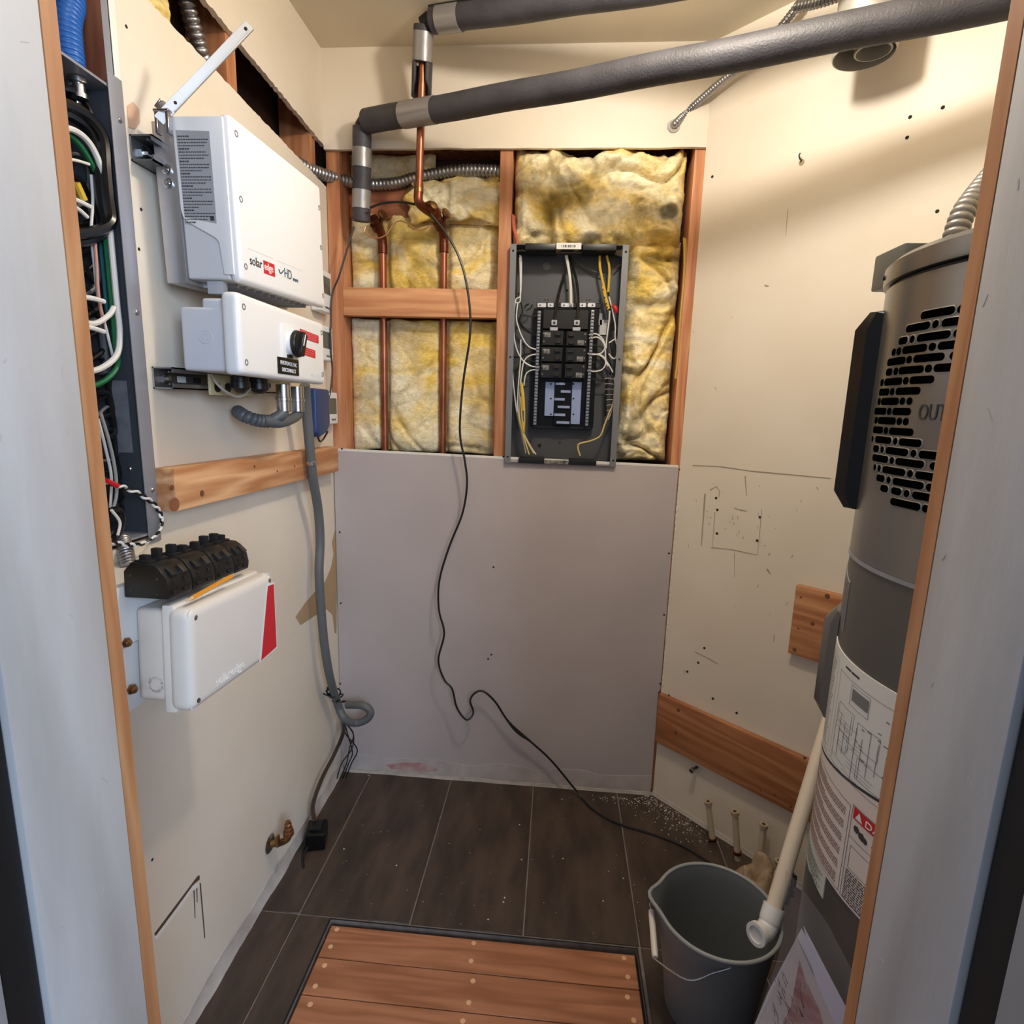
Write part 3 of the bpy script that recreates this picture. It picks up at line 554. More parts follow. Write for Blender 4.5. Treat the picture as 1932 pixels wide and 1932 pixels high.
# twisted black and white pair that spills out of the panel
P = curve([wx(*q) for q in [(190, 903, .0), (212, 913, .01), (240, 922, .015), (270, 936, .02), (294, 955, .022), (305, 978, .025), (302, 1000, .03), (285, 1018, .03), (260, 1028, .03), (235, 1027, .025), (205, 1022, .02)]], 10)
for k, mt in ((0, WHW), (1, BKW)):
    Q = []
    for i, p in enumerate(P): a = i*.75+k*math.pi; Q.append(p+Vector((.6*math.cos(a), math.sin(a)*.6, math.sin(a+.8)))*.0024)
    m = MB(); m.tube(Q, .0024, 8); m.build('twisted_wire', mt, t)
m = MB(); m.tube(curve([wx(200, 906, .014), wx(212, 912, .014), wx(222, 917, .015)], 4), .0042, 8); m.build('wire_tip', RED, t)
# blue conduit above the panel
m = MB(); m.corr([wx(120, -60, -.045), wx(132, 0, -.045), (-.045, -.925, 1.95), (-.045, -.925, 1.878)], .0205, .0075, .0018, 20)
tag(m.build('blue_conduit', BLUE), 'blue corrugated conduit entering the top of the open grey panel', 'conduit')
# ================================================================== strut channels
def strut(lab, y0, y1, z0, z1, x0=.001, x1=.042):
    t = thing('strut_channel', lab, 'strut channel', (x0, y0, z0)); h = z1-z0; m = MB()
    m.box(x0, x0+.0028, y0, y1, z0, z1); m.box(x0, x1, y0, y1, z0, z0+.0028); m.box(x0, x1, y0, y1, z1-.0028, z1)
    for a, b in ((z0, z0+.010), (z1-.010, z1)): m.box(x1-.0028, x1, y0, y1, a, b)
    m.box(x1-.010, x1-.0075, y0, y1, z0+.0075, z0+.010); m.box(x1-.010, x1-.0075, y0, y1, z1-.010, z1-.0075)
    m.build('channel', STEEL if 'lower' in lab else mat('grey_strut', (120, 121, 122), .4, .7), t)
    for i in range(9):
        y = y0+.03+i*.05
        if y < y1-.02:
            mm = MB(); mm.obox((x0+.003, y, (z0+z1)/2), (.0004, 0, 0), (0, .013, 0), (0, 0, .006)); mm.build('slot', HOLE if i % 2 == 0 else GYP, t)
    m = MB(); m.lathe([(.011, 0), (.011, .006), (.005, .007), (.005, .014)], (x0+.003, y0+.025, (z0+z1)/2), (1, 0, 0), 6); m.build('bolt', ZINC, t)
strut('grey strut channel on the left wall holding the upper edge of the big white inverter', -.865, -.30, 1.776, 1.818)
strut('lower galvanised strut channel on the left wall below the white disconnect box', -.858, -.30, 1.388, 1.428)
# ================================================================== inverter
ty, tz = -.65, 1.73; ROT = Matrix.Translation((0, ty, tz)) @ Matrix.Rotation(rad(2.2), 4, 'X') @ Matrix.Translation((0, -ty, -tz))
IY0, IY1, IZ0, IZ1, IX = -.836, -.446, 1.592, 1.868, .170
t = thing('inverter', 'large white inverter with grey warning label on its side, hung on left wall', 'inverter', (.09, ty, IZ0))
m = MB(ROT); m.box(.148, IX, IY0, IY1, IZ0, IZ1); m.build('front_cover', WHITEM, t, .012, seg=4)
m = MB(ROT); m.box(.066, .1475, IY0+.001, IY1-.004, IZ0+.004, IZ1-.004); m.build('body', mat('pale_grey_body', (206, 207, 210), .42), t, .005, seg=3)
m = MB(ROT); y = IY0-.0035; m.prism([(.066, y, IZ1-.006), (.158, y, IZ1-.006), (.158, y, IZ0+.012), (.139, y, IZ0+.012), (.134, y, IZ0+.066), (.128, y, IZ0+.074), (.082, y, IZ0+.098), (.070, y, IZ0+.108), (.067, y, IZ0+.12)], (0, .006, 0)); m.build('side_cover', WHITEM, t, .0022)
m = MB(ROT); m.box(.026, .0655, IY0-.001, IY1+.012, IZ0-.004, IZ1-.012); hs = m.build('heat_sink', ALU, t, .002)
m = MB(ROT)
for i in range(11): m.box(.05, .135, IY0+.05+i*.03, IY0+.053+i*.03, IZ0-.004, IZ0+.004)
m.build('fins', ALU, t)
m = MB(ROT); m.box(.095, .125, IY0+.012, IY0+.03, IZ0-.02, IZ0+.004); m.build('foot_tab', mat('grey_tab', (176, 177, 182), .45), t, .002)
for z in (IZ1-.112, IZ1-.090):
    m = MB(ROT); m.lathe([(.009, 0), (.009, .004), (.006, .0045), (.006, .002), (.003, .002), (.003, .007)], (.048, IY0-.001, z), (0, -1, 0), 12); m.build('bolt', ZINC, t)
for yy, z in ((IY0+.018, IZ1-.026), (IY0+.018, (IZ0+IZ1)/2+.006), (IY0+.018, IZ0+.03), (IY1-.014, IZ1-.05), (IY1-.014, (IZ0+IZ1)/2), (IY1-.014, IZ0+.028), (IY0+.16, IZ0+.0)):
    if z <= IZ0: continue
    m = MB(ROT); m.lathe([(.0056, -.001), (.0056, .0006), (.004, .0008), (.0036, -.0005)], (IX, yy, z), (1, 0, 0), 14); m.build('screw', mat('grey_screw', (120, 120, 124), .4, .4), t)
m = MB(ROT); y = IY0-.0042; m.prism([(.072, y, IZ1-.028), (.133, y, IZ1-.030), (.133, y, IZ0+.098), (.074, y, IZ0+.108)], (0, .0008, 0)); lab = m.build('warning_label', LABG, t)
rnd = random.Random(6); m = MB(ROT); z = IZ1-.038
for k in range(29):                                          # unreadable small print: word-like dashes
    x = .0745; hd = k % 4 == 0
    xe = .088+rnd.uniform(0, .006) if hd else .128+rnd.uniform(-.004, .001) if k % 4 < 3 else .10+rnd.uniform(0, .02)
    while x < xe:
        w = rnd.uniform(.0022, .0055); m.obox((x+w/2, y-.0004, z), (w/2-.0003, 0, 0), (0, .0002, 0), (0, 0, .0011 if hd else .0007)); x += w+.0006
    z -= .00495
m.obox((.126, y-.0004, IZ0+.106), (.0035, 0, 0), (0, .0002, 0), (0, 0, .0035)); m.build('small_print', PRINT, lab)
rx = lambda yy, z, x=IX+.0004: ROT @ Vector((x, yy, z))
xd, yd = (ROT.to_3x3() @ Vector((0, 1, 0))), (ROT.to_3x3() @ Vector((0, 0, 1)))
LT = mat('logo_teal', (40, 74, 88), .4)
text('logo_lettering', 'solar', .0235, rx(IY0+.033, IZ0+.037), xd, yd, mat('logo_black', (30, 32, 36), .4), t)
lw = .0525
m = MB(ROT); m.box(IX, IX+.0006, IY0+.033+lw, IY0+.033+lw+.045, IZ0+.030, IZ0+.054); m.build('logo_block', RED, t)
text('logo_lettering', 'edge', .0205, rx(IY0+.0345+lw, IZ0+.037, IX+.0010), xd, yd, mat('logo_white', (244, 236, 236), .4), t, sx=.93)
text('logo_lettering', 'HD', .027, rx(IY0+.172, IZ0+.037), xd, yd, LT, t, sx=.9)
text('logo_lettering', 'wave', .0135, rx(IY0+.211, IZ0+.036), xd, yd, LT, t)
m = MB(); m.tube(curve([rx(IY0+.148, IZ0+.048), rx(IY0+.154, IZ0+.042), rx(IY0+.162, IZ0+.044), rx(IY0+.170, IZ0+.050)], 4), .0013, 6); m.build('logo_swoosh', LT, t)
m = MB(ROT); m.box(IX, IX+.0003, IY0+.030, IY0+.128, IZ0+.064, IZ0+.0645); m.box(IX, IX+.0003, IY0+.142, IY0+.265, IZ0+.064, IZ0+.0645); m.build('sticker_edge', mat('sticker_edge_grey', (190, 190, 192), .5), t)
# clip and the loose metal strap sticking up from the inverter's bracket
t = thing('mounting_strap', 'bent pale metal strap sticking up from a clip at the top corner of the inverter', 'metal strap', wx(325, 205, .05))
A, B = wy(322, 204, -.852), wy(471, 47, -.80)
d = (B-A).normalized(); sd = d.cross(Vector((.5, -.8, 0))).normalized(); nn = d.cross(sd)
m = MB(); m.obox((A+B)/2, d*(B-A).length*.5, sd*.0085, nn*.001); m.obox(A+sd*0, d*.03, sd*.0088, nn*.0016); m.obox((A+B)/2+sd*.008-nn*.003, d*(B-A).length*.5, sd*.0009, nn*.0035); m.build('strap', mat('pale_aluminium', (200, 198, 194), .4, .6), t, .0004, seg=1)
m = MB(); k0 = A-Vector((.012, 0, .018))
for q in (-.016, .004): m.obox(k0+Vector((q+.006, -.004, -.008)), (.0028, 0, 0), (0, .006, 0), (0, 0, .017))
m.obox(k0+Vector((.0, -.004, .011)), (.014, 0, 0), (0, .007, 0), (0, 0, .0022)); m.obox(k0+Vector((-.004, -.004, .022)), (.006, 0, .006), (0, .007, 0), (.0012, 0, -.0012)); m.build('clip', ZINC, t, .0008, seg=1)
for p in (A.lerp(B, .06), A.lerp(B, .95)): screw(p+nn*-.0012 if nn.y > 0 else p+nn*.0012, nn if nn.y < 0 else -nn, .003, HOLE, t, 'rivet_hole', .0006, 8)
# ================================================================== DC disconnect below
DY0, DY1, DZ0, DZ1 = -.853, -.462, 1.415, 1.563
R2 = Matrix.Translation((0, ty, 1.49)) @ Matrix.Rotation(rad(-.7), 4, 'X') @ Matrix.Translation((0, -ty, -1.49))
t = thing('disconnect_box', 'white disconnect box with black rotary handle, directly under the inverter', 'disconnect', (.1, ty, DZ0))
m = MB(R2); m.box(.138, .172, DY0, DY1, DZ0, DZ1); m.build('front_cover', WHITEM, t, .012, seg=4)
m = MB(R2); m.box(.052, .1385, DY0+.012, DY1-.006, DZ0+.006, DZ1-.026); m.box(.094, .1385, DY0+.014, DY1-.006, DZ0+.02, DZ1-.010); m.build('back_box', mat('pale_grey_box', (204, 206, 212), .42), t, .007, seg=3)
m = MB(R2); m.lathe([(.0125, -.0005), (.0125, .0009), (.0112, .0009), (.0112, .0001), (.007, .0001), (.007, .0009), (.0055, .0009), (.0055, .0002)], (.100, DY0+.0115, DZ0+.068), (0, -1, 0), 24); m.build('knockout', mat('pale_grey_box', (204, 206, 212), .42), t)
for yy in (DY0+.020, DY1-.016):
    for z in (DZ0+.024, DZ1-.024):
        m = MB(R2); m.lathe([(.0060, -.001), (.0060, .0006), (.0042, .0008), (.0036, -.0006)], (.172, yy, z), (1, 0, 0), 14); m.build('screw', mat('grey_screw', (120, 120, 124), .4, .4), t)
kc = wx(548, 646, .178); m = MB(); m.box(.170, .176, kc.y-.030, kc.y+.045, kc.z-.034, kc.z+.036); sw = m.build('switch_plate', WHITEM, t, .002)
kn = wx(562, 649, .190)
m = MB(); m.lathe([(.026, 0), (.026, .007), (.024, .009), (.012, .009)], (.176, kn.y, kn.z), (1, 0, 0), 28); m.build('knob_collar', WHITEM, sw)
m = MB(); m.lathe([(.0, 0), (.028, 0), (.029, .003), (.028, .009), (.026, .011), (.001, .011)], (.185, kn.y, kn.z), (1, 0, 0), 32); m.obox((.199, kn.y, kn.z), (.006, 0, 0), (0, .0085, -.004), (0, .010, .023)); m.build('rotary_knob', BLACK, sw, .0012, seg=1)
m = MB(); m.obox((.2055, kn.y, kn.z+.008), (.0006, 0, 0), (0, .0012, -.0006), (0, .006, .012)); m.build('pointer_line', WHITEP, sw)
m = MB(); m.box(.1725, .180, kn.y-.024, kn.y-.004, kn.z-.031, kn.z-.024); m.build('lock_tab', BLACK, sw)
def red_label(nm, q0, q1, rows, sd):
    a, b = wx(*q0, .1726), wx(*q1, .1726); y0, y1, z1, z0 = a.y, b.y, a.z, b.z
    m = MB(); m.prism([(.1722, y0, z0), (.1722, y1, z0-.004), (.1722, y1, z1-.004), (.1722, y0, z1)], (.0008, 0, 0)); l = m.build(nm, RED, t)
    rnd = random.Random(sd); m = MB()
    for k in range(rows):
        z = z1-(z1-z0)*(k+.8)/(rows+.6); y = y0+.004
        while y < y1-.010: w = rnd.uniform(.003, .010); m.obox((.1732, y+w/2, z-.004*(y-y0)/(y1-y0)), (.0002, 0, 0), (0, w/2-.0008, 0), (0, 0, .0007)); y += w+.0014
    m.build('small_print', mat('label_pale_pink', (226, 140, 144), .5), l)
red_label('red_label', (566, 620), (601, 645), 4, 1); red_label('red_label', (568, 652), (595, 673), 3, 2)
a = wx(524, 680, .173); m = MB(R2); m.box(.1722, .1736, a.y, a.y+.098, DZ0+.012, DZ0+.046); pl = m.build('name_plate', BLACKG, t)
text('plate_lettering', 'PHOTOVOLTAIC', .0118, R2 @ Vector((.1740, a.y+.049, DZ0+.031)), (0, 1, -.028), (0, 0, 1), WHITEP, pl, 'CENTER', sx=.86)
text('plate_lettering', 'DISCONNECT', .0118, R2 @ Vector((.1740, a.y+.049, DZ0+.017)), (0, 1, -.028), (0, 0, 1), WHITEP, pl, 'CENTER', sx=.86)
text('embossed_lettering', 'solaredge', .016, R2 @ Vector((.1722, DY1-.085, DZ0+.016)), (0, 1, -.028), (0, 0, 1), mat('pale_emboss', (216, 216, 216), .4), t)
for y, r in ((DY0+.13, .018), (DY0+.205, .020)):
    m = MB(); m.lathe([(r*.8, 0), (r, .002), (r, .012), (r*1.1, .013), (r*1.1, .026), (r*.7, .032), (r*.4, .036)], (.095, y, DZ0+.006), (0, 0, -1), 16); m.build('cable_gland', BLACK, t)
m = MB(); m.box(.052, .058, DY0+.085, DY0+.29, DZ0-.036, DZ0+.006); m.build('terminal_strip', mat('cream_plastic_strip', (196, 184, 140), .5), t, .002)
for i in range(5): 
    m = MB(); m.lathe([(.008, 0), (.010, .001), (.010, .004), (.003, .005)], (.058, DY0+.105+i*.038, DZ0-.02), (1, 0, 0), 12); m.build('terminal', BRASS if i > 2 else BLACK, t)
m = MB(); m.tube(curve([wx(398, 706, .06), wx(408, 722, .07), wx(425, 738, .08), wx(445, 748, .085), wx(460, 745, .09), wx(472, 733, .09)], 6), .0028, 8); tag(m.build('thin_grey_lead', mat('grey_lead', (170, 162, 150), .5)), 'thin grey lead drooping below disconnect box in front of the lower strut', 'wire')
# liquid-tight grey conduit with its two metal fittings
t = thing('flexible_conduit', 'short dark grey ribbed conduit with two metal fittings, sweeping left under the disconnect', 'conduit', wx(545, 795, .1))
f1, f2 = wx(534, 728, .115), wx(560, 732, .10)
for f in (f1, f2):
    m = MB(); m.lathe([(.014, .0), (.0165, .001), (.0165, .030), (.0185, .031), (.0185, .038), (.0165, .039), (.0165, .062), (.0135, .064)], (f.x, f.y, f.z+.004), (0, 0, -1), 20); m.build('metal_fitting', ZINC, t)
mt = mat('dark_grey_liquidtight', (84, 88, 92), .45)
m = MB(); e = wx(560, 790, .10); m.tube(curve([(f2.x, f2.y, f2.z-.058), (f2.x, f2.y-.01, f2.z-.07), wx(530, 797, .105), wx(495, 794, .09)], 8), .0125, 14); m.tube(curve([(f1.x, f1.y, f1.z-.058), (f1.x-.004, f1.y-.012, f1.z-.068), wx(512, 793, .095)], 6), .0125, 14); m.build('smooth_elbow', mt, t)
m = MB(); m.corr([wx(508, 795, .092), wx(485, 793, .08), wx(462, 785, .06), wx(448, 776, .02)], .0135, .010, .003, 14); m.build('ribbed_hose', mt, t)
# heavy grey cable down the left wall with a loop at its end
P = [wx(575, 726, .075), wx(579, 780, .066), wx(585, 850, .062), wx(590, 900, .058), wx(600, 960, .05), wx(604, 1020, .046), wx(602, 1080, .046), wx(606, 1150, .046), wx(612, 1215, .046), wx(622, 1275, .046)] + [wy(*q, -.12) for q in [(636, 1325), (650, 1356)]] + [wy(*q, -.09) for q in [(672, 1364), (693, 1356), (699, 1342), (684, 1331)]] + [wy(655, 1330, -.07)]
t = thing('power_cable', 'thick grey cable hanging down the left wall with a loop at its lower end', 'cable', P[-1])
m = MB(); m.tube(curve(P, 8), .0135, 14); m.build('cable', GREYC, t)
m = MB(); q = wx(588, 873, .062); m.lathe([(.0145, -.006), (.0155, -.005), (.0155, .005), (.0145, .006)], q, (.05, .15, -1), 18); m.build('clamp_ring', ZINC, t)
rnd = random.Random(31)
for k in range(3):
    c = wy(632+k*5, 1308+k*8, -.125); m = MB(); m.tube([c+Vector((.018*math.cos(a), .016*math.sin(a), .010*math.sin(a+k*1.4))) for a in [i*math.pi/8 for i in range(16)]], .0028, 7, close=True); m.build('cable_tie', BKW, t)
m = MB(); c = wy(622, 1306, -.15)
for k in range(5): m.tube(curve([c+Vector((rnd.uniform(-.02, .02), rnd.uniform(-.01, .01), rnd.uniform(-.018, .022))) for _ in range(4)], 5), .0025, 6)
m.build('tie_tails', BKW, t)
for k in range(4):
    m = MB(); m.tube(curve([wy(650, 1362, -.11), wy(655+k*4+rnd.uniform(-4, 4), 1385, -.10), wy(668-k*3+rnd.uniform(-5, 7), 1412+rnd.uniform(-9, 9), -.085), wy(662-k*5+rnd.uniform(-3, 3), 1440, -.07), wz(653-k*6, 1466+k*2, .004)], 6), .0022, 6); m.build('loose_wire', BKW, t)
m = MB(); P = [wy(646, 1360, -.12), wy(645, 1385, -.13), wx(628, 1425, .03), wx(605, 1470, .03), wx(588, 1520, .03), Vector((.045, -.352, .06))]
m.tube(curve(P, 6), .0036, 7); m.tube(curve([p+Vector((.006, .004, 0)) for p in P], 6), .0036, 7); m.build('twin_lead', mat('dark_brown_lead', (58, 44, 38), .5), t)
# dark blue box, three white monitor modules
a, b = wx(589, 733, .03), wx(615, 820, .03)
t = thing('blue_box', 'dark blue plastic box on the left wall beside the grey cable', 'junction box', (.02, -.17, 1.29))
m = MB(); m.prism([(.0015, -.222, 1.408), (.0015, -.118, 1.406), (.0015, -.118, 1.30), (.0015, -.145, 1.275), (.0015, -.20, 1.262), (.0015, -.222, 1.275)], (.042, 0, 0)); m.build('shell', BLUED, t, .008, seg=3)
m = MB(); m.tube(curve([(.03, -.19, 1.268), (.034, -.185, 1.25), (.03, -.15, 1.252), (.03, -.11, 1.275)], 5), .003, 6); m.build('lead', BKW, t)
for k, (y0, y1, z0, z1, w) in enumerate(((-.140, -.046, 1.640, 1.763, 'top'), (-.138, -.048, 1.494, 1.600, 'middle'), (-.104, -.022, 1.297, 1.398, 'bottom'))):
    t = thing('monitor_module', {'top': 'white module with dark display beside the inverter, topmost of three', 'middle': 'middle one of the three white modules, level with the red labels', 'bottom': 'white module with dark display beside the dark blue box, lowest of three'}[w], 'module', (.015, y0, z0), 'white display modules in the left corner')
    m = MB(); m.box(.001, .031, y0, y1, z0, z1); m.build('case', WHITEP, t, .006, seg=3)
    m = MB(); m.box(.0308, .0318, y0+.012, y1-.012, z1-.068, z1-.018); m.build('display', mat('lcd_grey', (84, 86, 82), .3), t)
    m = MB()
    for i in range(3): m.box(.031, .0314, y1-.055+i*.012, y1-.046+i*.012, z0+.012, z0+.018)
    m.build('marking', PRINT, t)
# wooden board under the equipment
t = thing('wood_board', 'pale knotty pine board fixed level across the left wall under the disconnect', 'board', (.02, -.49, 1.15))
R3 = Matrix.Translation((0, -.49, 1.19)) @ Matrix.Rotation(rad(-1.1), 4, 'X') @ Matrix.Translation((0, .49, -1.19))
m = MB(R3); m.box(.001, .040, -.876, -.052, 1.151, 1.233); m.build('board', BOARDY, t, .0015)
kd = mat('dark_knot', (112, 68, 42), .7)
for q, r in (((381, 931), .007), ((325, 920), .005), ((480, 880), .0035), ((523, 889), .003), ((556, 880), .003), ((482, 1000), 0)):
    if r: screw(wx(*q, .040), (1, 0, 0), r, kd, t, 'knot', .0008, 10)
m = MB(); m.lathe([(.013, -.001), (.013, .0005)], wx(330, 953, .040)+Vector((0, 0, .001)), (1, 0, 0), 16); m.build('end_knot', mat('brown_knot', (134, 84, 56), .7), t)
# ================================================================== white equipment below the open panel
BY0, BY1, BZ0, BZ1, BX = -1.100, -.830, .870, 1.040, .200
t = thing('back_box', 'white metal wiring box on the left wall behind the row of black breakers', 'wiring box', (.05, -1.1, .86))
m = MB(); m.box(.001, .098, -1.27, -.905, .985, 1.083); m.build('box', WHITEM, t, .003)
m = MB(); m.box(.001, .096, -1.27, -1.02, .875, .984); m.build('bracket_plate', mat('white_bracket', (222, 222, 222), .45), t, .002)
for q in ((236, 1212), (247, 1300)):
    p = wx(*q, .0965); m = MB(); m.lathe([(.0085, 0), (.0085, .004), (.006, .0045), (.006, .009), (.003, .011)], p, (1, -.2, 0), 6); m.build('bolt', BRASS, t)
m = MB(); m.corr([wx(243, 1070, .03), wx(238, 1045, .015), wx(232, 1020, -.01)], .012, .006, .002, 12); tag(m.build('metal_nipple', STEEL), 'short ribbed metal fitting between the open panel and the white wiring box', 'fitting')
R4 = Matrix.Translation((0, -.976, .955)) @ Matrix.Rotation(rad(-3.8), 4, 'X') @ Matrix.Translation((0, .976, -.955))
t = thing('junction_box', 'white plastic box with slanted red stripe on the left wall, breakers lying on top', 'junction box', (.15, -.976, BZ0))
m = MB(R4); m.box(.099, .158, BY0+.014, BY1-.014, BZ0+.010, BZ1-.006); m.build('base', mat('warm_white_base', (216, 208, 198), .4), t, .010, seg=3)
m = MB(R4); m.box(.150, .170, BY0+.006, BY1-.006, BZ0-.004, BZ1+.004); m.build('rim', BEIGEP, t, .004)
m = MB(R4); m.box(.160, BX, BY0, BY1, BZ0, BZ1); lid = m.build('lid', BEIGEP, t, .018, seg=5)
for q in ((BY0+.012, BZ0+.010), (BY0+.012, BZ1-.012), (BY1-.012, BZ1-.008), (BY1-.012, BZ0+.012)):
    m = MB(R4); m.lathe([(.009, -.012), (.009, .001), (.006, .0012), (.005, -.003)], (BX-.006, q[0], q[1]), (1, 0, 0), 14); m.build('corner_post', BEIGEP, lid)
    m = MB(R4); m.lathe([(.0055, -.002), (.0055, .0012), (.002, .0016)], (BX-.0015, q[0]+(.006 if q[0] < -1 else -.004), q[1]+(.006 if q[1] < .9 else -.006)), (1, 0, 0), 10); m.build('lid_screw', ZINC, lid)
def jl(nm, px, mt, h=.0006):
    m = MB(); m.prism([wx(*q, BX+.0002) for q in px], (h, 0, 0)); return m.build(nm, mt, lid)
jl('white_border', [(503, 1102), (517, 1098), (523, 1222), (489, 1250)], WHITEP, .0003); jl('red_stripe', [(505, 1106), (516, 1102), (521.5, 1220), (492.5, 1246)], RED)
text('embossed_lettering', 'solaredge', .022, R4 @ Vector((BX, BY0+.065, BZ0+.017)), (0, 1, -.066), (0, 0, 1), mat('pale_emboss_warm', (236, 231, 224), .3), t, ext=.0009, sx=1.05)
m = MB(R4); m.lathe([(.015, -.0004), (.015, .0006), (.0138, .0006), (.0138, -.0002), (.009, -.0002), (.009, .0005), (.008, .0005), (.008, -.0004)], (.130, BY0+.0138, BZ0+.038), (0, -1, 0), 24); m.build('knockout', mat('warm_white_base', (216, 208, 198), .4), t)
# loose breakers lying in a row on the box, one pencil in front of them
bl = ['loose black breaker lying at the near left end of the row on white box', 'second loose black breaker from the near end, beside the pencil point', 'third loose black breaker along the row, beside the pencil middle', 'last loose black breaker, at the far right end of the row on white box']
yy = -1.100; wid = (.060, .064, .060, .050)
for k in range(4):
    y0, y1 = yy, yy+wid[k]-.002; yy += wid[k]; zb = 1.050-(y0+.976)*.066+.0075
    t = thing('circuit_breaker', bl[k], 'breaker', (.135, (y0+y1)/2, zb), 'loose breakers on the white box')
    R5 = Matrix.Translation((0, (y0+y1)/2, zb)) @ Matrix.Rotation(rad(-3.8), 4, 'X') @ Matrix.Translation((0, -(y0+y1)/2, -zb))
    m = MB(R5); m.prism([(.100, y0, zb-.002), (.172, y0, zb-.002), (.174, y0, zb+.012), (.170, y0, zb+.03), (.158, y0, zb+.046), (.148, y0, zb+.052), (.112, y0, zb+.054), (.100, y0, zb+.040)], (0, y1-y0, 0)); m.build('body', BLACK, t, .0025)
    for h in (0, 1):
        ym = y0+(y1-y0)*(.27+.46*h)
        m = MB(R5); m.box(.118, .132, ym-.005, ym+.005, zb+.05, zb+.064+.006*((k+h) % 2)); m.box(.112, .138, ym-.009, ym+.009, zb+.051, zb+.056); m.build('toggle', BLACKR, t, .0015)
        m = MB(R5); m.obox((.166, ym, zb+.038), (.006, 0, -.0055), (0, .006, 0), (.0024, 0, .0026)); m.build('lug', DARKST if h else BLACKR, t, .001)
        m = MB(R5); m.box(.1735, .1758, ym-.007, ym+.007, zb+.004, zb+.010); m.box(.171, .1735, ym-.003, ym+.003, zb+.016, zb+.026); m.build('moulding', BLACKR, t, .0006, seg=1)
    for zz in (.010, .034):
        screw(R5 @ Vector((.112, y0-.0002, zb+zz)), (0, -1, 0), .0022, DARKST, t, 'rivet', .0008, 8); screw(R5 @ Vector((.155, y0-.0002, zb+zz-.004)), (0, -1, 0), .0022, DARKST, t, 'rivet', .0008, 8)
    if k:
        m = MB(R5); m.box(.1722, .1726, y0+.012, y1-.018, zb+.002, zb+.012); m.build('worn_label', mat('charcoal_label', (62, 58, 56), .6), t)
A, B = wx(352, 1139, .186), wx(437, 1091, .186); A.z += .004; B.z += .004; d = (B-A).normalized()
t = thing('pencil', 'short orange pencil lying along the top edge of the white junction box', 'pencil', A)
m = MB(); m.tube([A+d*.014, B], .0038, 6); m.build('shaft', PENCIL, t); m = MB(); m.tube([A, A+d*.014], [.0006, .0037], 8); m.build('tip', mat('pencil_wood', (220, 180, 130), .6), t)
# ================================================================== brass valve and black adaptor at the left wall foot
v0 = wx(520, 1600, .012); v = wx(540, 1578, .045)
t = thing('brass_valve', 'small tarnished brass shut-off valve low on the left wall beside the tile edge', 'valve', v0)
m = MB(); m.lathe([(.024, 0), (.026, .002), (.020, .006), (.012, .008)], (.001, v.y-.012, v.z-.018), (1, 0, 0), 20); m.build('escutcheon', ZINC, t)
m = MB(); m.tube(curve([(.003, v.y-.012, v.z-.018), (.03, v.y-.006, v.z-.016), (.048, v.y, v.z-.006), (.052, v.y, v.z+.012)], 6), .010, 14); m.build('body', BRASS, t)
m = MB(); m.lathe([(.011, 0), (.015, .001), (.015, .012), (.012, .013), (.012, .022), (.010, .023), (.010, .034), (.007, .036), (.007, .043), (.003, .044)], (.052, v.y, v.z+.006), (0, 0, 1), 12); m.build('outlet', mat('tarnished_bronze', (142, 98, 66), .4, .8), t)
m = MB(); m.obox((.034, v.y-.026, v.z+.006), (.004, 0, .002), (0, .006, 0), (-.002, 0, .016)); m.tube([(.04, v.y-.004, v.z-.008), (.034, v.y-.026, v.z-.002)], .006, 10); m.build('lever', BRASS, t, .0012)
R6 = Matrix.Translation((.058, -.365, 0)) @ Matrix.Rotation(rad(14), 4, 'Z')
t = thing('power_adaptor', 'black power adaptor block standing on the tiles beside the brass valve', 'adaptor', (.058, -.365, 0))
m = MB(R6); m.box(-.030, .030, -.036, .036, .001, .058); m.build('block', BLACKG, t, .006, seg=3)
m = MB(R6); m.box(-.018, .018, -.02, .02, .057, .066); m.box(.029, .032, -.028, .028, .042, .048); m.build('clip', BLACK, t, .002)
m = MB(); m.tube(curve([R6 @ Vector((-.02, -.036, .02)), R6 @ Vector((-.03, -.06, .006)), R6 @ Vector((-.022, -.10, .004)), R6 @ Vector((-.03, -.07, .004)), R6 @ Vector((-.034, -.03, .012))], 6), .0035, 7); m.build('lead', BKW, t)
# ================================================================== breaker panel in the back wall
def c6(cx, cy, y=.04): return wy(900+cx*.3365, 250+cy*.3365, y)
PX0, PX1, PZ0, PZ1, PY0, PY1 = .5895, .9525, 1.187, 1.864, -.012, .082
t = thing('breaker_panel', 'open dark grey breaker panel in the back wall with black breakers and wire loops', 'electrical panel', ((PX0+PX1)/2, .03, PZ0))
m = MB(); m.box(PX0, PX1, PY1-.002, PY1, PZ0, PZ1); m.box(PX0, PX0+.002, PY0, PY1, PZ0, PZ1); m.box(PX1-.002, PX1, PY0, PY1, PZ0, PZ1); m.box(PX0, PX1, PY0, PY1, PZ0, PZ0+.002); m.box(PX0, PX1, PY0, PY1, PZ1-.002, PZ1); enc = m.build('enclosure', PANELD, t)
m = MB()
for a in ((PX0, PX0+.019), (PX1-.019, PX1)): m.box(*a, PY0-.001, PY0+.0008, PZ0, PZ1)
m.build('front_lip', mat('grey_lip', (120, 122, 126), .42, .15), t)
for x in (PX0+.009, PX1-.009):
    for z in (PZ1-.02, (PZ0+PZ1)/2, PZ0+.02): screw((x, PY0-.001, z), (0, -1, 0), .0035, HOLE, enc, 'screw_hole', .0008, 8)
for x0, x1 in ((PX0+.046, PX0+.140), (PX0+.222, PX0+.325)):
    m = MB(); m.box(x0, x1, PY0-.003, PY1-.02, PZ1-.017, PZ1+.002); m.build('knockout_block', BLACK, t, .002)
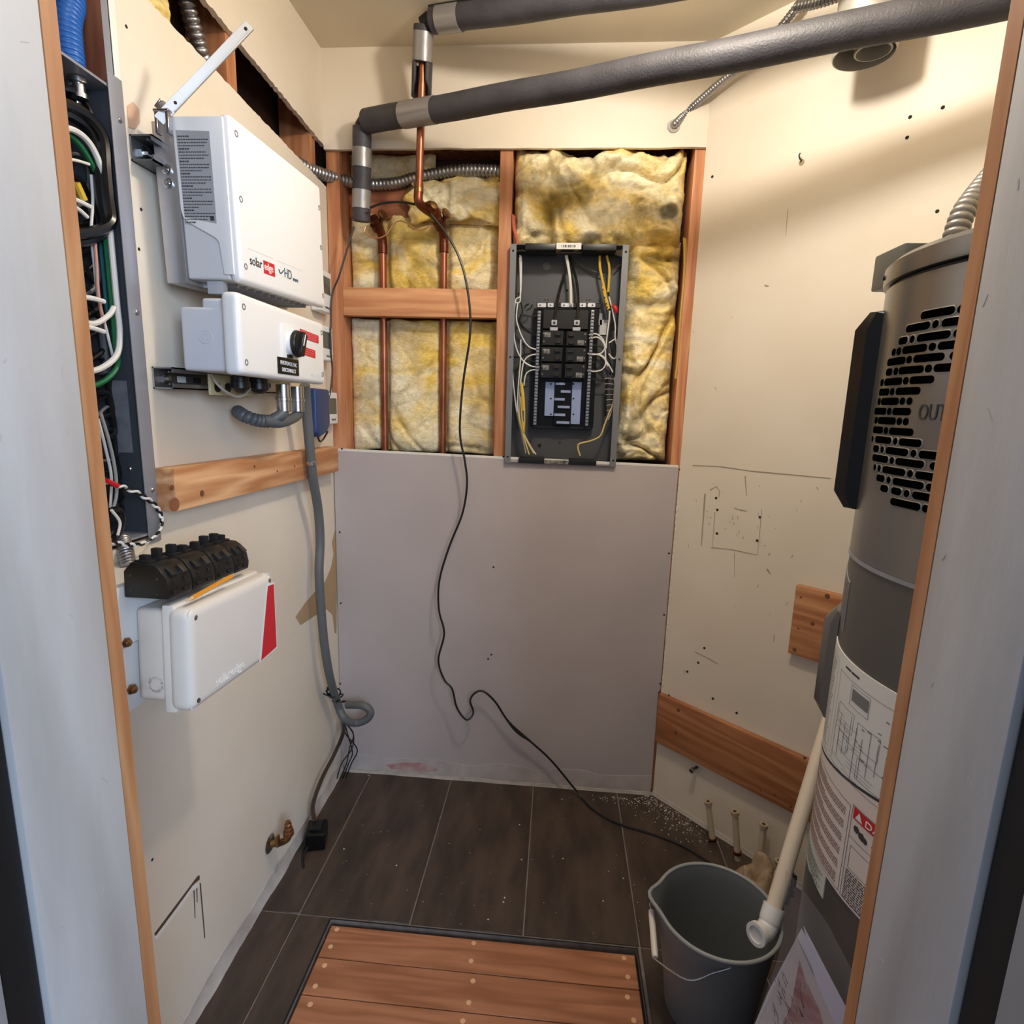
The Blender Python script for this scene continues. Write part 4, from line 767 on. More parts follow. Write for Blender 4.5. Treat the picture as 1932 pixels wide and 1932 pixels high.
m = MB(); m.box(PX0+.142, PX0+.218, PY0-.002, PY0+.001, PZ1-.014, PZ1+.004); tp = m.build('top_label', PAPER, t)
m = MB()
for i in range(9): m.box(PX0+.158+i*.0048, PX0+.158+i*.0048+.0015+.001*(i % 3), PY0-.0026, PY0-.002, PZ1-.009, PZ1-.002)
m.build('small_print', PRINT, tp)
m = MB(); m.lathe([(.010, 0), (.016, .002), (.016, .016), (.011, .018), (.0105, .03)], (PX0+.180, .03, PZ1+.001), (0, 0, 1), 16); m.corr([(PX0+.180, .03, PZ1+.03), (PX0+.178, .03, PZ1+.055), (PX0+.182, .045, PZ1+.09)], .0105, .007, .002, 12); m.build('cable_clamp', STEEL, t)
for x0, x1 in ((PX0+.045, PX0+.13), (PX0+.21, PX0+.30)):
    m = MB(); m.box(x0, x1, PY0-.003, PY1-.03, PZ0+.002, PZ0+.018); m.build('bottom_block', BLACK, t, .002)
m = MB(); m.box(PX0+.132, PX0+.208, PY0-.001, PY0+.0015, PZ0+.002, PZ0+.014); m.build('worn_label', mat('worn_white_label', (150, 148, 142), .7, rgb2=(60, 60, 60), vscale=60), t)
for cx, cy, r in ((390, 750, .012), (505, 885, .0035), (380, 938, .002), (398, 938, .002), (614, 938, .002), (632, 938, .002), (350, 1755, .006), (465, 1740, .003)):
    screw(c6(cx, cy, PY1-.003), (0, -1, 0), r, HOLE if r < .01 else PANELG, enc, 'knockout', .0008, 14)
def pb(nm, cx0, cx1, cy0, cy1, y0, y1, mt, par=t, bev=.0015):      # block given by its front face
    a, b = c6(cx0, cy0, y0), c6(cx1, cy1, y0); m = MB(); m.box(a.x, b.x, y0, y1, b.z, a.z); return m.build(nm, mt, par, bev, seg=1)
base = pb('bus_base', 318, 650, 985, 1655, .052, .0785, BLACKG)
pb('bus_foot', 312, 640, 1640, 1668, .050, .0785, BLACK, base)
pb('cross_bracket', 335, 695, 952, 985, .042, .06, BLACK)
for a in ((338, 388), (396, 430), (470, 540), (575, 612), (620, 664)): pb('bracket_plate', a[0], a[1], 954, 981, .040, .043, mat('pale_zinc_plate', (212, 214, 220), .35, .5))
for a in (353, 412, 488, 590, 648): screw(c6(a, 968, .0395), (0, -1, 0), .0026, DARKST, t, 'screw', .0012, 8)
rnd = random.Random(3)
for (xa, xb) in (((350, 1000), (324, 1640)), ((649, 995), (614, 1645))):
    A, B = c6(*xa, .034), c6(*xb, .034); m = MB(); m.obox((A+B)/2, (B-A)*.5, Vector((.0055, 0, 0)), Vector((0, .007, 0))); nb = m.build('neutral_bar', mat('dull_tin_bar', (150, 150, 152), .4, .7), t, .0008, seg=1)
    m = MB()
    for i in range(36): p = A.lerp(B, (i+.5)/36); m.lathe([(.0036, 0), (.0036, .002), (.001, .0022)], p+Vector((0, -.007, 0)), (0, -1, 0), 7)
    m.build('terminal_screws', ZINC, nb, stuff=True)
    m = MB()
    for i in range(36): p = A.lerp(B, (i+.02)/36); m.obox(p+Vector((0, -.0071, 0)), (.0052, 0, 0), (0, .0003, 0), (0, 0, .0011))
    m.build('slots', HOLE, nb, stuff=True)
pb('main_block', 372, 622, 990, 1105, .026, .056, BLACK)
for a in (433, 560):
    lug = pb('main_lug', a-16, a+16, 1050, 1082, .012, .030, mat('tin_lug', (206, 208, 212), .3, .6)); screw(c6(a, 1066, .0115), (0, -1, 0), .0042, DARKST, lug, 'lug_screw', .002, 10)
    pb('lug_plate', a-24, a+20, 1090, 1113, .018, .03, mat('tin_lug', (206, 208, 212), .3, .6))
for col, (x0, x1) in enumerate(((366, 484), (502, 616))):
    for k in range(3):
        y0 = (1108+k*91.5) if col == 0 else (1112+k*91); sh = -k*5; y1 = y0+88
        b = pb('breaker', x0+sh, x1+sh, y0, y1, .010, .05, BLACK, t, .002)
        for h in (0, 1):
            yc = y0+22+h*44; xc = x0+sh+(88 if col == 0 else 26)
            pb('toggle', xc-15, xc+15, yc-9, yc+9, .002, .012, BLACKR, b, .001); pb('toggle_slot', xc-22, xc+22, yc-14, yc+14, .0088, .0102, mat('satin_black', (36, 36, 38), .3), b, .0004)
            xl = x0+sh+(8 if col == 0 else 104); screw(c6(xl, yc, .0095), (0, -1, 0), .004, DARKST, b, 'terminal_screw', .0012, 8)
        hh = 26 if col == 0 else 66; xc = x0+sh+(30 if col == 0 else 80)
        lb = pb('rating_label', xc-17, xc+17, y0+hh-14, y0+hh+14, .0090, .0102, mat('breaker_label', (150, 150, 148), .5, rgb2=(60, 60, 62), vscale=90), b, 0)
for x0, x1, y0, y1 in ((384, 440, 1398, 1590), (518, 576, 1398, 1636)): 
    bp_ = pb('bus_bar', x0, x1, y0, y1, .044, .052, BUSM, t, .0006)
    for yc in (1410, 1492, 1580): screw(c6((414 if x0 < 450 else 541), yc if yc < y1-5 else y1-10, .0435), (0, -1, 0), .003, HOLE, bp_, 'bolt_hole', .0008, 8)
for k, (xa, xb) in enumerate(((440, 494), (470, 524), (434, 492), (452, 520), (432, 494), (446, 518))):
    yc = 1408+k*43.5; pb('bus_finger', xa, xb, yc-7, yc+9, .032, .050, BUSM, t, .0006)
pb('insulator', 436, 524, 1394, 1646, .040, .0785, BLACKG)
pb('rating_plate', 662, 700, 1012, 1080, .076, .079, LABG, t, 0); pb('rating_plate', 690, 735, 1050, 1135, .076, .079, mat('white_sheet', (206, 206, 204), .6), t, 0)
def bw(nm, pts, r, mt, y=.03):
    P = [c6(q[0], q[1], q[2] if len(q) > 2 else y) for q in pts]; m = MB(); m.tube(curve(P, 6), r, 7); return m.build(nm, mt, t)
bw('service_cable', [(500, 690, .03), (513, 760, .03), (524, 850, .03), (527, 950, .032), (525, 972, .038)], .0048, WHW)
bw('service_cable', [(508, 690, .045), (495, 780, .05), (470, 860, .045), (448, 960, .025), (434, 1050, .016)], .0046, BKW); bw('service_cable', [(520, 690, .045), (545, 780, .05), (562, 860, .045), (568, 960, .025), (560, 1050, .016)], .0046, BKW)
W1, W2 = .0023, .0019
for p in ([(238, 690), (248, 710), (247, 850), (240, 920), (215, 945), (205, 1080), (215, 1190), (250, 1270), (300, 1308), (350, 1315)], [(240, 700), (243, 930), (228, 960), (222, 1050), (250, 1140), (290, 1200), (350, 1222)],
          [(350, 1242), (300, 1250), (265, 1280), (250, 1350), (240, 1450), (238, 1580), (260, 1680), (300, 1760), (330, 1805)], [(350, 1328), (300, 1335), (272, 1360), (262, 1420)], [(245, 1160), (243, 1280), (230, 1440), (228, 1560), (250, 1660)],
          [(195, 1300), (205, 1420), (222, 1560), (248, 1680), (275, 1800)], [(628, 1135), (670, 1130), (705, 1160), (718, 1200), (700, 1235), (660, 1245), (628, 1242)], [(620, 1240), (690, 1250), (730, 1290), (762, 1345)],
          [(618, 1335), (660, 1340), (700, 1330), (720, 1300), (715, 1265), (690, 1245)], [(628, 1155), (680, 1150), (715, 1195), (722, 1280), (735, 1310)], [(740, 920), (760, 1000), (775, 1080), (775, 1150), (785, 1200), (780, 1260), (760, 1265), (738, 1240)],
          [(745, 1000), (738, 1080), (728, 1150), (724, 1210)], [(228, 960), (208, 935), (212, 850)], [(740, 1180), (775, 1160), (792, 1180), (790, 1240)]): bw('white_wire', p, W1, WHW)
for p in ([(240, 1020), (300, 1030), (345, 1028)], [(215, 780), (218, 900), (215, 1000), (250, 1090), (310, 1130), (345, 1135)], [(232, 900), (255, 1000), (238, 1050), (270, 1100), (345, 1150)], [(345, 1260), (290, 1240), (230, 1260), (195, 1250)], [(345, 1290), (280, 1280), (240, 1300), (215, 1380), (225, 1500)],
          [(345, 1350), (290, 1345), (265, 1380), (255, 1440)], [(640, 1190), (690, 1200), (720, 1230), (750, 1300), (745, 1360)], [(640, 1290), (680, 1290), (700, 1310), (690, 1330), (650, 1330)], [(640, 1380), (690, 1390), (720, 1400), (730, 1470)], [(735, 890), (750, 980), (755, 1060), (745, 1150), (760, 1250)], [(742, 990), (765, 1070), (790, 1140)],
          [(290, 960), (270, 975), (275, 995), (300, 985), (310, 965)], [(262, 1180), (268, 1300), (262, 1400)], [(690, 1270), (712, 1290), (708, 1330), (680, 1340), (664, 1310)]): bw('black_wire', p, W1, BKW, .035)
bw('green_wire', [(520, 695), (580, 740), (660, 780), (720, 800)], W1, mat('dull_green_wire', (74, 92, 78), .5), .06); bw('green_wire', [(300, 1325), (262, 1350), (240, 1440), (236, 1560)], .0016, GREEN, .045)
for p, r in (([(688, 692), (690, 760), (706, 840), (720, 900)], .0042), ([(728, 690), (742, 760), (740, 840), (735, 895)], .0038), ([(706, 862), (722, 930), (737, 990)], .0056)): bw('yellow_cable', p, r, YEL)
for p in ([(250, 1400), (262, 1480), (266, 1600), (262, 1690)], [(228, 1560), (245, 1640), (265, 1720), (292, 1805)], [(244, 1480), (252, 1600), (262, 1690), (318, 1800)], [(578, 1812), (566, 1770), (575, 1745), (640, 1728), (692, 1700), (715, 1640), (738, 1580), (765, 1510), (772, 1420)]): bw('yellow_wire', p, .0028, mat('pale_yellow_wire', (214, 190, 116), .45), .02)
bw('yellow_cable', [(247, 1405), (256, 1490), (260, 1560)], .0042, YEL, .018); bw('yellow_cable', [(255, 1620), (262, 1680)], .0042, YEL, .018)
for k, (cx, cy) in enumerate(((706, 880), (716, 925), (726, 960), (730, 980))): screw(c6(cx, cy, .0235), (0, -1, 0), .0022, HOLE, t, 'wire_print', .0006, 6)
m = MB(); a = c6(780, 992, .02); m.lathe([(.003, -.014), (.007, -.008), (.008, .006), (.004, .012)], a, (.5, 0, -1), 10); m.build('red_wire_nut', RED, t)
bw('red_tail', [(775, 990), (755, 960), (762, 975)], .002, RED, .02); bw('red_tail', [(770, 770), (790, 750), (812, 730)], .002, mat('dark_red_wire', (120, 40, 44), .5), .06)
for k in range(7): bw('bare_tail', [(715+2*k, 1380+30*k), (740, 1378+30*k), (775-3*k, 1385+28*k)], .0011, mat('pale_tail', (180, 172, 160), .4), .03)
bw('black_wire', [(728, 1380), (722, 1480), (720, 1590)], .004, BKW, .034); bw('white_wire', [(770, 1370), (775, 1480), (755, 1560), (735, 1610)], W2, WHW, .028)
# cables stapled in the framing either side of the panel
for lab, pts, mt in (('red cable stapled to the middle stud at the upper left corner of the breaker panel', [(200, 460), (205, 540), (222, 600), (228, 640)], mat('faded_red_cable', (190, 96, 74), .5)), ('yellow cable running down beside the right stud past the glass wool', [(1160, 590), (1164, 700), (1158, 850), (1140, 1050), (1128, 1250), (1112, 1380)], mat('dull_yellow_cable', (200, 160, 76), .5))):
    m = MB(); m.tube(curve([c6(a, b, .018) for a, b in pts], 6), .0035, 7); m.tube(curve([c6(a+9, b+6, .02) for a, b in pts], 6), .003, 7); tag(m.build('cable', mt), lab, 'cable')
# ================================================================== heat pump water heater
HX, HY, HR = 1.535, -1.0, .2825
def cp(th, z, r=HR): return Vector((HX+r*math.cos(rad(th)), HY+r*math.sin(rad(th)), z))
def hit(px, py, r=HR):                                       # pixel -> (angle, height) on the tank
    d = ray(px, py); a = d.x**2+d.y**2; ex, ey = CAM.x-HX, CAM.y-HY; b = d.x*ex+d.y*ey; c = ex*ex+ey*ey-r*r
    P = CAM+d*((-b-max(0, b*b-a*c)**.5)/a); return math.degrees(math.atan2(P.y-HY, P.x-HX)) % 360, P.z
def csheet(pts, r0, r1):                                     # closed outline in (angle, z) wrapped on the tank
    m = MB(); n = len(pts); m.add([cp(a, z, r1) for a, z in pts]+[cp(a, z, r0) for a, z in pts], [tuple(range(n)), tuple(range(2*n-1, n-1, -1))]+[(i, (i+1) % n, n+(i+1) % n, n+i) for i in range(n)]); return m
def cstrip(a0, a1, zlo, zhi, r0, r1, n=12):                  # zlo, zhi: functions of angle or numbers
    f = lambda q, a: q(a) if callable(q) else q; m = MB(); vs = []
    for i in range(n+1):
        a = a0+(a1-a0)*i/n; vs += [cp(a, f(zlo, a), r1), cp(a, f(zhi, a), r1), cp(a, f(zhi, a), r0), cp(a, f(zlo, a), r0)]
    fs = [(4*i+k, 4*i+(k+1) % 4, 4*i+4+(k+1) % 4, 4*i+4+k) for i in range(n) for k in range(4)]+[(0, 1, 2, 3), (4*n+3, 4*n+2, 4*n+1, 4*n)]
    m.add(vs, fs); return m
WH = thing('water_heater', 'tall silver grey cylindrical water heater with vent slots and black control panel, behind right jamb', 'water heater', (HX, HY, 0))
m = MB(); m.lathe([(HR-.001, .02), (HR-.001, 1.140), (HR-.004, 1.1435)], (HX, HY, 0), seg=96); m.build('tank_jacket', HEATD, WH)
m = MB(); m.lathe([(HR-.02, 0), (HR-.006, .004), (HR-.006, .02), (HR-.02, .024)], (HX, HY, 0), seg=64); m.build('base_ring', BLACK, WH)
m = MB(); m.lathe([(HR-.004, 1.1445), (HR, 1.147), (HR, 1.572), (HR-.004, 1.577)], (HX, HY, 0), seg=96); sh = m.build('top_shroud', HEATG, WH)
m = MB(); m.lathe([(HR+.001, 1.1405), (HR+.0012, 1.1465)], (HX, HY, 0), seg=96); m.build('seam', GREYL, WH)
m = MB(); m.lathe([(HR+.004, 1.579), (HR+.005, 1.583), (HR+.005, 1.604), (HR-.004, 1.612), (.02, 1.616)], (HX, HY, 0), seg=96); lid = m.build('top_lid', HEATG, WH)
screw(cp(158, 1.592, HR+.005), cp(158, 0, 1)-cp(158, 0, 0), .004, BLACK, lid)
screw(hit(1825, 533) and cp(*hit(1825, 533), HR), cp(197, 0, 1)-cp(197, 0, 0), .0022, BLACK, sh)
m = MB(); b0 = wdep(1702, 460, 1.03); m.obox((b0.x+.08, b0.y+.04, (b0.z+1.614)/2), (.08, 0, 0), (0, .05, 0), (0, 0, (b0.z-1.614)/2)); m.build('top_box', mat('heater_box', (92, 96, 96), .4, .4), WH, .004)
c2 = lambda x, y: (1480+x*.3107, 400+y*.3107)
rows = [[(835, 635, 1035, 590), (1078, 583)], [(745, 715, 885, 685), (922, 680), (965, 672, 1165, 628)], [(700, 788, 750, 775), (780, 775), (812, 770, 1010, 730), (1055, 728)],
 [(665, 850), (695, 845), (722, 845, 860, 815), (898, 817), (940, 812, 1130, 772)], [(630, 915, 730, 897), (757, 897), (790, 895, 965, 868), (1030, 868)], [(622, 977, 650, 970), (677, 968), (700, 967, 840, 945), (875, 947), (915, 945, 1100, 915)],
 [(593, 1038), (612, 1035, 710, 1020), (738, 1022), (767, 1022, 903, 1005)], [(580, 1097, 633, 1087), (655, 1088), (682, 1090, 820, 1075)], [(575, 1155), (592, 1153, 690, 1143), (717, 1145), (760, 1145)], [(552, 1212, 615, 1205), (637, 1208), (662, 1210, 763, 1205)],
 [(557, 1267), (573, 1268, 672, 1262), (698, 1268), (738, 1270)], [(543, 1322, 595, 1318), (617, 1325), (642, 1330, 777, 1330)], [(540, 1375), (557, 1382, 652, 1380), (678, 1390), (703, 1395, 833, 1398)], [(545, 1437, 577, 1437), (598, 1442), (622, 1448, 752, 1455), (788, 1462), (825, 1470, 980, 1484)],
 [(540, 1492, 632, 1502), (657, 1508), (683, 1512, 848, 1528), (908, 1540)], [(553, 1550), (580, 1555), (602, 1565, 735, 1580), (767, 1587), (803, 1595, 960, 1616)], [(565, 1612, 610, 1622), (637, 1625), (665, 1637, 845, 1660), (885, 1668)], [(590, 1670, 630, 1690), (655, 1695, 710, 1705), (745, 1710), (785, 1715, 930, 1740)], [(650, 1755, 825, 1790), (860, 1800)]]
SLOT = mat('slot_black', (4, 4, 4), 1, spec=0); RIM = mat('slot_rim_highlight', (150, 149, 148), .25, .7)
for ri, row in enumerate(rows):
    cz = sum(hit(*c2(q[0], q[1]))[1] for q in row)/len(row)
    for q in row:
        a0 = hit(*c2(q[0], q[1]))[0]; a1 = hit(*c2(q[2], q[3]))[0] if len(q) == 4 else a0
        hw = .0053; da = math.degrees(hw/HR)
        if len(q) == 4: a0 += da*.7; a1 -= da*.7
        if a1 < a0: a1 = a0
        cols = [(a0-da*math.cos(math.pi*i/10), hw*math.sin(math.pi*i/10)) for i in range(6)]; nA = max(1, int((a1-a0)/3)+1)
        cols += [(a0+(a1-a0)*i/nA, hw) for i in range(1, nA)] if a1 > a0 else []
        cols += [(a1+da*math.sin(math.pi*i/10), hw*math.cos(math.pi*i/10)) for i in range(0 if a1 > a0 else 1, 6)]
        out = [(a, cz-h) for a, h in cols]+[(a, cz+h) for a, h in cols[::-1]]; k_ = len(cols); m = MB()
        m.add([cp(a, z, HR+.0008) for a, z in out]+[cp(a, z, HR-.003) for a, z in out], [(i, i+1, 2*k_-2-i, 2*k_-1-i) for i in range(k_-1)]+[(i, (i+1) % (2*k_), 2*k_+(i+1) % (2*k_), 2*k_+i) for i in range(2*k_)])
        s_ = m.build('vent_slot', SLOT, sh)  # slots are not cut; matte black paints the shade of their depth
        if ri >= 12 or ri < 3:  # pressed edge, coloured paler to paint its bevel highlight
            m = MB(); n = len(out); ac = (a0+a1)/2; gr = [(a+(.35 if a > ac else -.35), z+(.0014 if z > cz else -.0014)) for a, z in out]
            m.add([cp(a, z, HR+.0012) for a, z in out]+[cp(a, z, HR+.0003) for a, z in gr], [(i, (i+1) % n, n+(i+1) % n, n+i) for i in range(n)]); m.build('slot_rim_highlight', RIM, sh)
th0, z0 = hit(1731, 789); sc_ = math.degrees(1/HR)
text('shroud_lettering', 'OUTLET', .031, (0, 0, 0), (1, 0, 0), (0, 1, 0), mat('shroud_ink', (58, 56, 54), .5), sh, fn=lambda v: cp(th0+v.x*.66*sc_, z0-.002+v.y, HR+.0006+v.z))
# black control panel wrapped on the side, grey access cover below it
def wrap_box(nm, a0, a1, z0, z1, r0, r1, ch, mt, n=12):
    m = MB(); pr = [(r0, z0), (r1-ch*.6, z0+.002), (r1, z0+ch), (r1, z1-ch), (r1-ch*.6, z1-.002), (r0, z1)]; da = math.degrees(ch*.8/HR)
    A = [a0, a0+da*.25]+[a0+da+(a1-a0-2*da)*i/n for i in range(n+1)]+[a1-da*.25, a1]; k = len(pr); vs = []
    for i, a in enumerate(A):
        e = 0 if i in (0, len(A)-1) else .55 if i in (1, len(A)-2) else 1
        for r, z in pr: vs.append(cp(a, z0+(z-z0) if e == 1 else (z0+z1)/2+(z-(z0+z1)/2)*(.965 if e == 0 else .985), r0+(r-r0)*e))
    fs = [(i*k+j, i*k+(j+1) % k, (i+1)*k+(j+1) % k, (i+1)*k+j) for i in range(len(A)-1) for j in range(k)]+[tuple(range(k))[::-1], tuple((len(A)-1)*k+j for j in range(k))]
    m.add(vs, fs); return m.build(nm, mt, WH, ang=30)
ctl = wrap_box('control_panel', 96, 159.5, 1.216, 1.545, HR, HR+.036, .030, BLACKG)
q0, q1 = cp(146, 1.375, HR+.0365), cp(152, 1.375, HR+.0365); m = MB(); m.obox((q0+q1)/2, (q1-q0)*.5, Vector((0, 0, .0008)), (q1-q0).cross(Vector((0, 0, 1))).normalized()*.0003); m.build('status_light', mat('pale_indicator', (190, 190, 192), .3), ctl)
wrap_box('access_cover', 100, 154, .815, 1.03, HR, HR+.025, .028, mat('access_cover_grey', (104, 102, 100), .32, .3))
cstrip(146, 166, lambda a: 1.052-.002*(a-146), lambda a: 1.120-.001*(a-146), HR-.001, HR+.0004).build('rating_sticker', mat('sticker_frame', (150, 148, 146), .4), WH)
cstrip(147, 165.4, lambda a: 1.054-.002*(a-146), lambda a: 1.118-.001*(a-146), HR-.001, HR+.0007).build('rating_sticker', mat('sticker_grey', (104, 98, 100), .45), WH)
# paper labels on the tank
zb = lambda a: .772+.0008*(a-153)                            # line between wiring label and warning label
L1 = cstrip(138, 214, lambda a: zb(a)+.001, .982, HR-.001, HR+.0008, 24).build('wiring_label', PAPER, WH)
LB = cstrip(138, 214, lambda a: zb(a)-.004, lambda a: zb(a)+.001, HR-.001, HR+.001, 24).build('label_border', PRINT, WH)
L2 = cstrip(138, 214, lambda a: .598, lambda a: zb(a)-.004, HR-.001, HR+.0008, 24).build('warning_label', mat('label_paper_warm', (224, 214, 206), .5), WH)
def ink(nm, par, mt, rects, r=HR+.0012):
    m = MB()
    for a0, a1, z0, z1 in rects:
        n = max(1, int((a1-a0)/4)); vs = []
        for i in range(n+1): a = a0+(a1-a0)*i/n; vs += [cp(a, z0, r), cp(a, z1, r)]
        m.add(vs, [(2*i, 2*i+2, 2*i+3, 2*i+1) for i in range(n)])
    return m.build(nm, mt, par)
rnd = random.Random(12); R_ = []
for k in range(26):                                          # table of small print on the left of the wiring label
    z = .955-k*.0062
    a = 157
    while a < 165.5-(k % 5)*.6: w = rnd.uniform(.5, 1.6); R_.append((a, a+w, z-.0011, z+.0011)); a += w+.4
ink('small_print', L1, INKG, R_)
F_ = []
def frame(a0, a1, z0, z1, w=.0008, aw=.16): F_.extend([(a0, a1, z0, z0+w), (a0, a1, z1-w, z1), (a0, a0+aw, z0, z1), (a1-aw, a1, z0, z1)])
frame(155.5, 168, .79, .965); frame(171, 206, .795, .955); frame(180, 190, .915, .95); frame(174, 184, .87, .905); frame(186, 196, .86, .90); frame(176, 182, .83, .86); frame(188, 204, .81, .845)
for i in range(9): F_.append((173+i*3.2, 173.2+i*3.2, .80+.012*(i % 4), .90-.01*(i % 3)))
for i in range(14): z = .802+i*.0065; a = 172+rnd.uniform(0, 12); F_.append((a, a+rnd.uniform(4, 14), z, z+.0007))
for i in range(16): a = 185+rnd.uniform(0, 18); z = rnd.uniform(.80, .94); F_.append((a, a+rnd.uniform(.8, 2), z, z+.002))
ink('wiring_diagram', L1, INKG, F_); ink('heading', L1, PRINT, [(174.5, 178.5, .966, .9695), (179, 183.5, .966, .9695)])
ink('diagram_block', L1, INKG, [(181, 189.5, .925, .945)])
R_ = []
for k in range(30):
    z = .752-k*.0049; a = 155.5; e = 186.5 if k % 5 else 172
    if k in (4, 9, 14, 19, 24): continue
    while a < e: w = rnd.uniform(.6, 2.2); R_.append((a, min(e, a+w), z-.0014+.0008*(a-170)/16, z+.0014+.0008*(a-170)/16)); a += w+.3
ink('small_print', L2, INKP, R_)
F_ = []; frame(154.5, 188.5, .603, .762); frame(189.5, 208, .603, .768); frame(191, 207, .66, .70); F_.append((189.6, 208, .712, .7128))
for k in range(13):
    z = .655-k*.0042; a = 190.5
    while a < 207: w = rnd.uniform(.5, 1.8); F_.append((a, a+w, z-.0011, z+.0011)); a += w+.35
ink('printed_lines', L2, PRINT, F_)
d0, dz = hit(1628, 1502); RB = ink('danger_band', L2, RED, [(190.2, 207.6, .7465, .7665)], HR+.0014)
text('danger_lettering', 'DANGER', .0155, (0, 0, 0), (1, 0, 0), (0, 1, 0), WHITEP, L2, fn=lambda v: cp(195.2+v.x*1.25*sc_, .7505+v.y, HR+.0018+v.z))
m = MB(); m.add([cp(191.2, .7495, HR+.0018), cp(194.3, .7495, HR+.0018), cp(192.75, .764, HR+.0018)], [(0, 1, 2)]); m.build('danger_triangle', WHITEP, L2)
I_ = []
for ac, zc, rr in ((192.3, .733, .006), (194.6, .729, .0065), (196.0, .727, .005), (200.2, .728, .008)):
    m = MB(); n = 14; m.add([cp(ac+math.degrees(rr/HR)*math.cos(2*math.pi*i/n), zc+rr*math.sin(2*math.pi*i/n)*(1.1 if i % 2 else .85), HR+.0013) for i in range(n)], [tuple(range(n))]); m.build('hazard_pictogram', PRINT, L2)
L3 = cstrip(138, 181.2, lambda a: .552 if a > 170 else .545, .597, HR-.001, HR+.0007).build('small_label', mat('greenish_label', (204, 210, 202), .5), WH)
R_ = []
for k in range(8):
    z = .588-k*.0046; a = 157
    while a < 178-(k % 3)*2: w = rnd.uniform(.8, 2); R_.append((a, a+w, z-.0011, z+.0011)); a += w+.5
ink('small_print', L3, INKG, R_)
# conduit on the heater top
m = MB(); p0 = wdep(1797, 452, .93); p0.z = 1.617; m.corr([p0, wdep(1812, 415, .94), wdep(1838, 372, .95), wdep(1880, 320, .97)], .0165, .0125, .0035, 16)
tag(m.build('corrugated_conduit', mat('grey_conduit', (150, 148, 144), .4, .6)), 'grey corrugated conduit rising from the top of the water heater', 'conduit')
# drain pipe beside the heater with an elbow over the bucket
e0 = wz(1457, 1722, .300); e1 = wy(1551, 1405, -.60); d = (e1-e0).normalized()
t = thing('drain_pipe', 'ivory plastic drain pipe slanting down beside the heater, ending in an elbow over the bucket', 'pipe', e0)
m = MB(); m.cyl(e0, e1+d*.3, .0168, seg=22); m.build('pipe', PVC, t)
top = e1+d*.3; hc = Vector((HX-top.x, HY-top.y, 0)); hl = hc.length; hc.normalize()
m = MB(); m.tube(curve([top-d*.03, top, top+hc*.03+d*.008, top+hc*(hl-HR+.004)], 5), .0215, 18); m.build('tank_elbow', PVC, t)
m = MB(); m.lathe([(.0170, .004), (.0222, .004), (.0222, -.024), (.0215, -.03), (.018, -.034)], e0+d*.01, d, 24); m.build('socket', WHITEP, t)
out = wz(1434, 1731, .300)
hv = Vector((-.80, -.52, .16)).normalized(); q = e0-d*.036
m = MB(); m.tube(curve([e0-d*.010, e0-d*.024, q+hv*.010, q+hv*.022, q+hv*.034], 6), .0205, 20); m.build('elbow', WHITEP, t)
m = MB(); m.lathe([(.0165, 0), (.0240, 0), (.0240, .010), (.0165, .010)], q+hv*.028, hv, 22, closed=True); m.build('elbow_rim', WHITEP, t)
# heater documents in a clear pouch hung on the tank
ap = cp(225, .40, HR-.022); nrm = Vector((math.cos(rad(225)), math.sin(rad(225)), 0)); up = Vector((0, 0, 1)); ht = up.cross(nrm).normalized(); vt = nrm.cross(ht)
def onp(px, py, off=0): d = ray(px, py); o = ap+nrm*off; return CAM+d*(((o-CAM) @ nrm)/(d @ nrm))
t = thing('document_pouch', 'clear plastic pouch of printed papers hung low on the water heater beside the bucket', 'document pouch', ap-up*.2)
def sheet(nm, px, off, th, mt, curl=0):
    m = MB(); P = [onp(*q, off) for q in px]; m.prism(P, -nrm*th); return m.build(nm, mt, t)
sheet('paper', [(1512, 1752), (1592, 1915), (1640, 2010), (1500, 2060), (1395, 2000), (1450, 1870)], .000, .001, mat('white_printed_paper', (228, 224, 226), .6))
sheet('paper', [(1516, 1748), (1598, 1905), (1660, 2020), (1610, 2030), (1540, 1860)], .0025, .0008, mat('lilac_white_paper', (222, 218, 236), .6))
pr = sheet('printed_sheet', [(1502, 1770), (1530, 1830), (1585, 1960), (1560, 2040), (1430, 2010), (1412, 1970), (1462, 1862)], .0035, .0008, mat('pinkish_print_paper', (208, 196, 194), .6, rgb2=(226, 214, 212), vscale=12))
sheet('picture', [(1508, 1812), (1520, 1850), (1545, 1905), (1560, 1960), (1520, 2010), (1440, 1990), (1470, 1945), (1492, 1900)], .0042, .0003, mat('printed_picture_red', (164, 92, 86), .6, rgb2=(206, 176, 172), vscale=26))
rnd = random.Random(8); m = MB()
for k in range(34):
    x, y = 1462+rnd.uniform(-10, 50), 1825+rnd.uniform(0, 100); P = [onp(*q, .0048) for q in ((x, y), (x+rnd.uniform(3, 9), y+rnd.uniform(8, 20)), (x+rnd.uniform(1, 3)+4, y+rnd.uniform(16, 24)))]; m.prism([P[0], P[1], P[2], P[1]+(P[0]-P[2]).cross(nrm).normalized()*.0012], -nrm*.0002)
m.build('printed_strokes', mat('print_dark_red', (112, 60, 58), .6), t)
m = MB(); PP = [(1482, 1640), (1500, 1658), (1560, 1740), (1660, 1930), (1700, 2040), (1520, 2080), (1400, 2010), (1425, 1930), (1470, 1800), (1478, 1720)]
m.add([onp(*q, .008+.004*math.sin(i*2.1)) for i, q in enumerate(PP)]+[onp(1530, 1860, .012)], [(i, (i+1) % len(PP), len(PP)) for i in range(len(PP))]); m.build('clear_pouch', POUCH, t, ang=60)
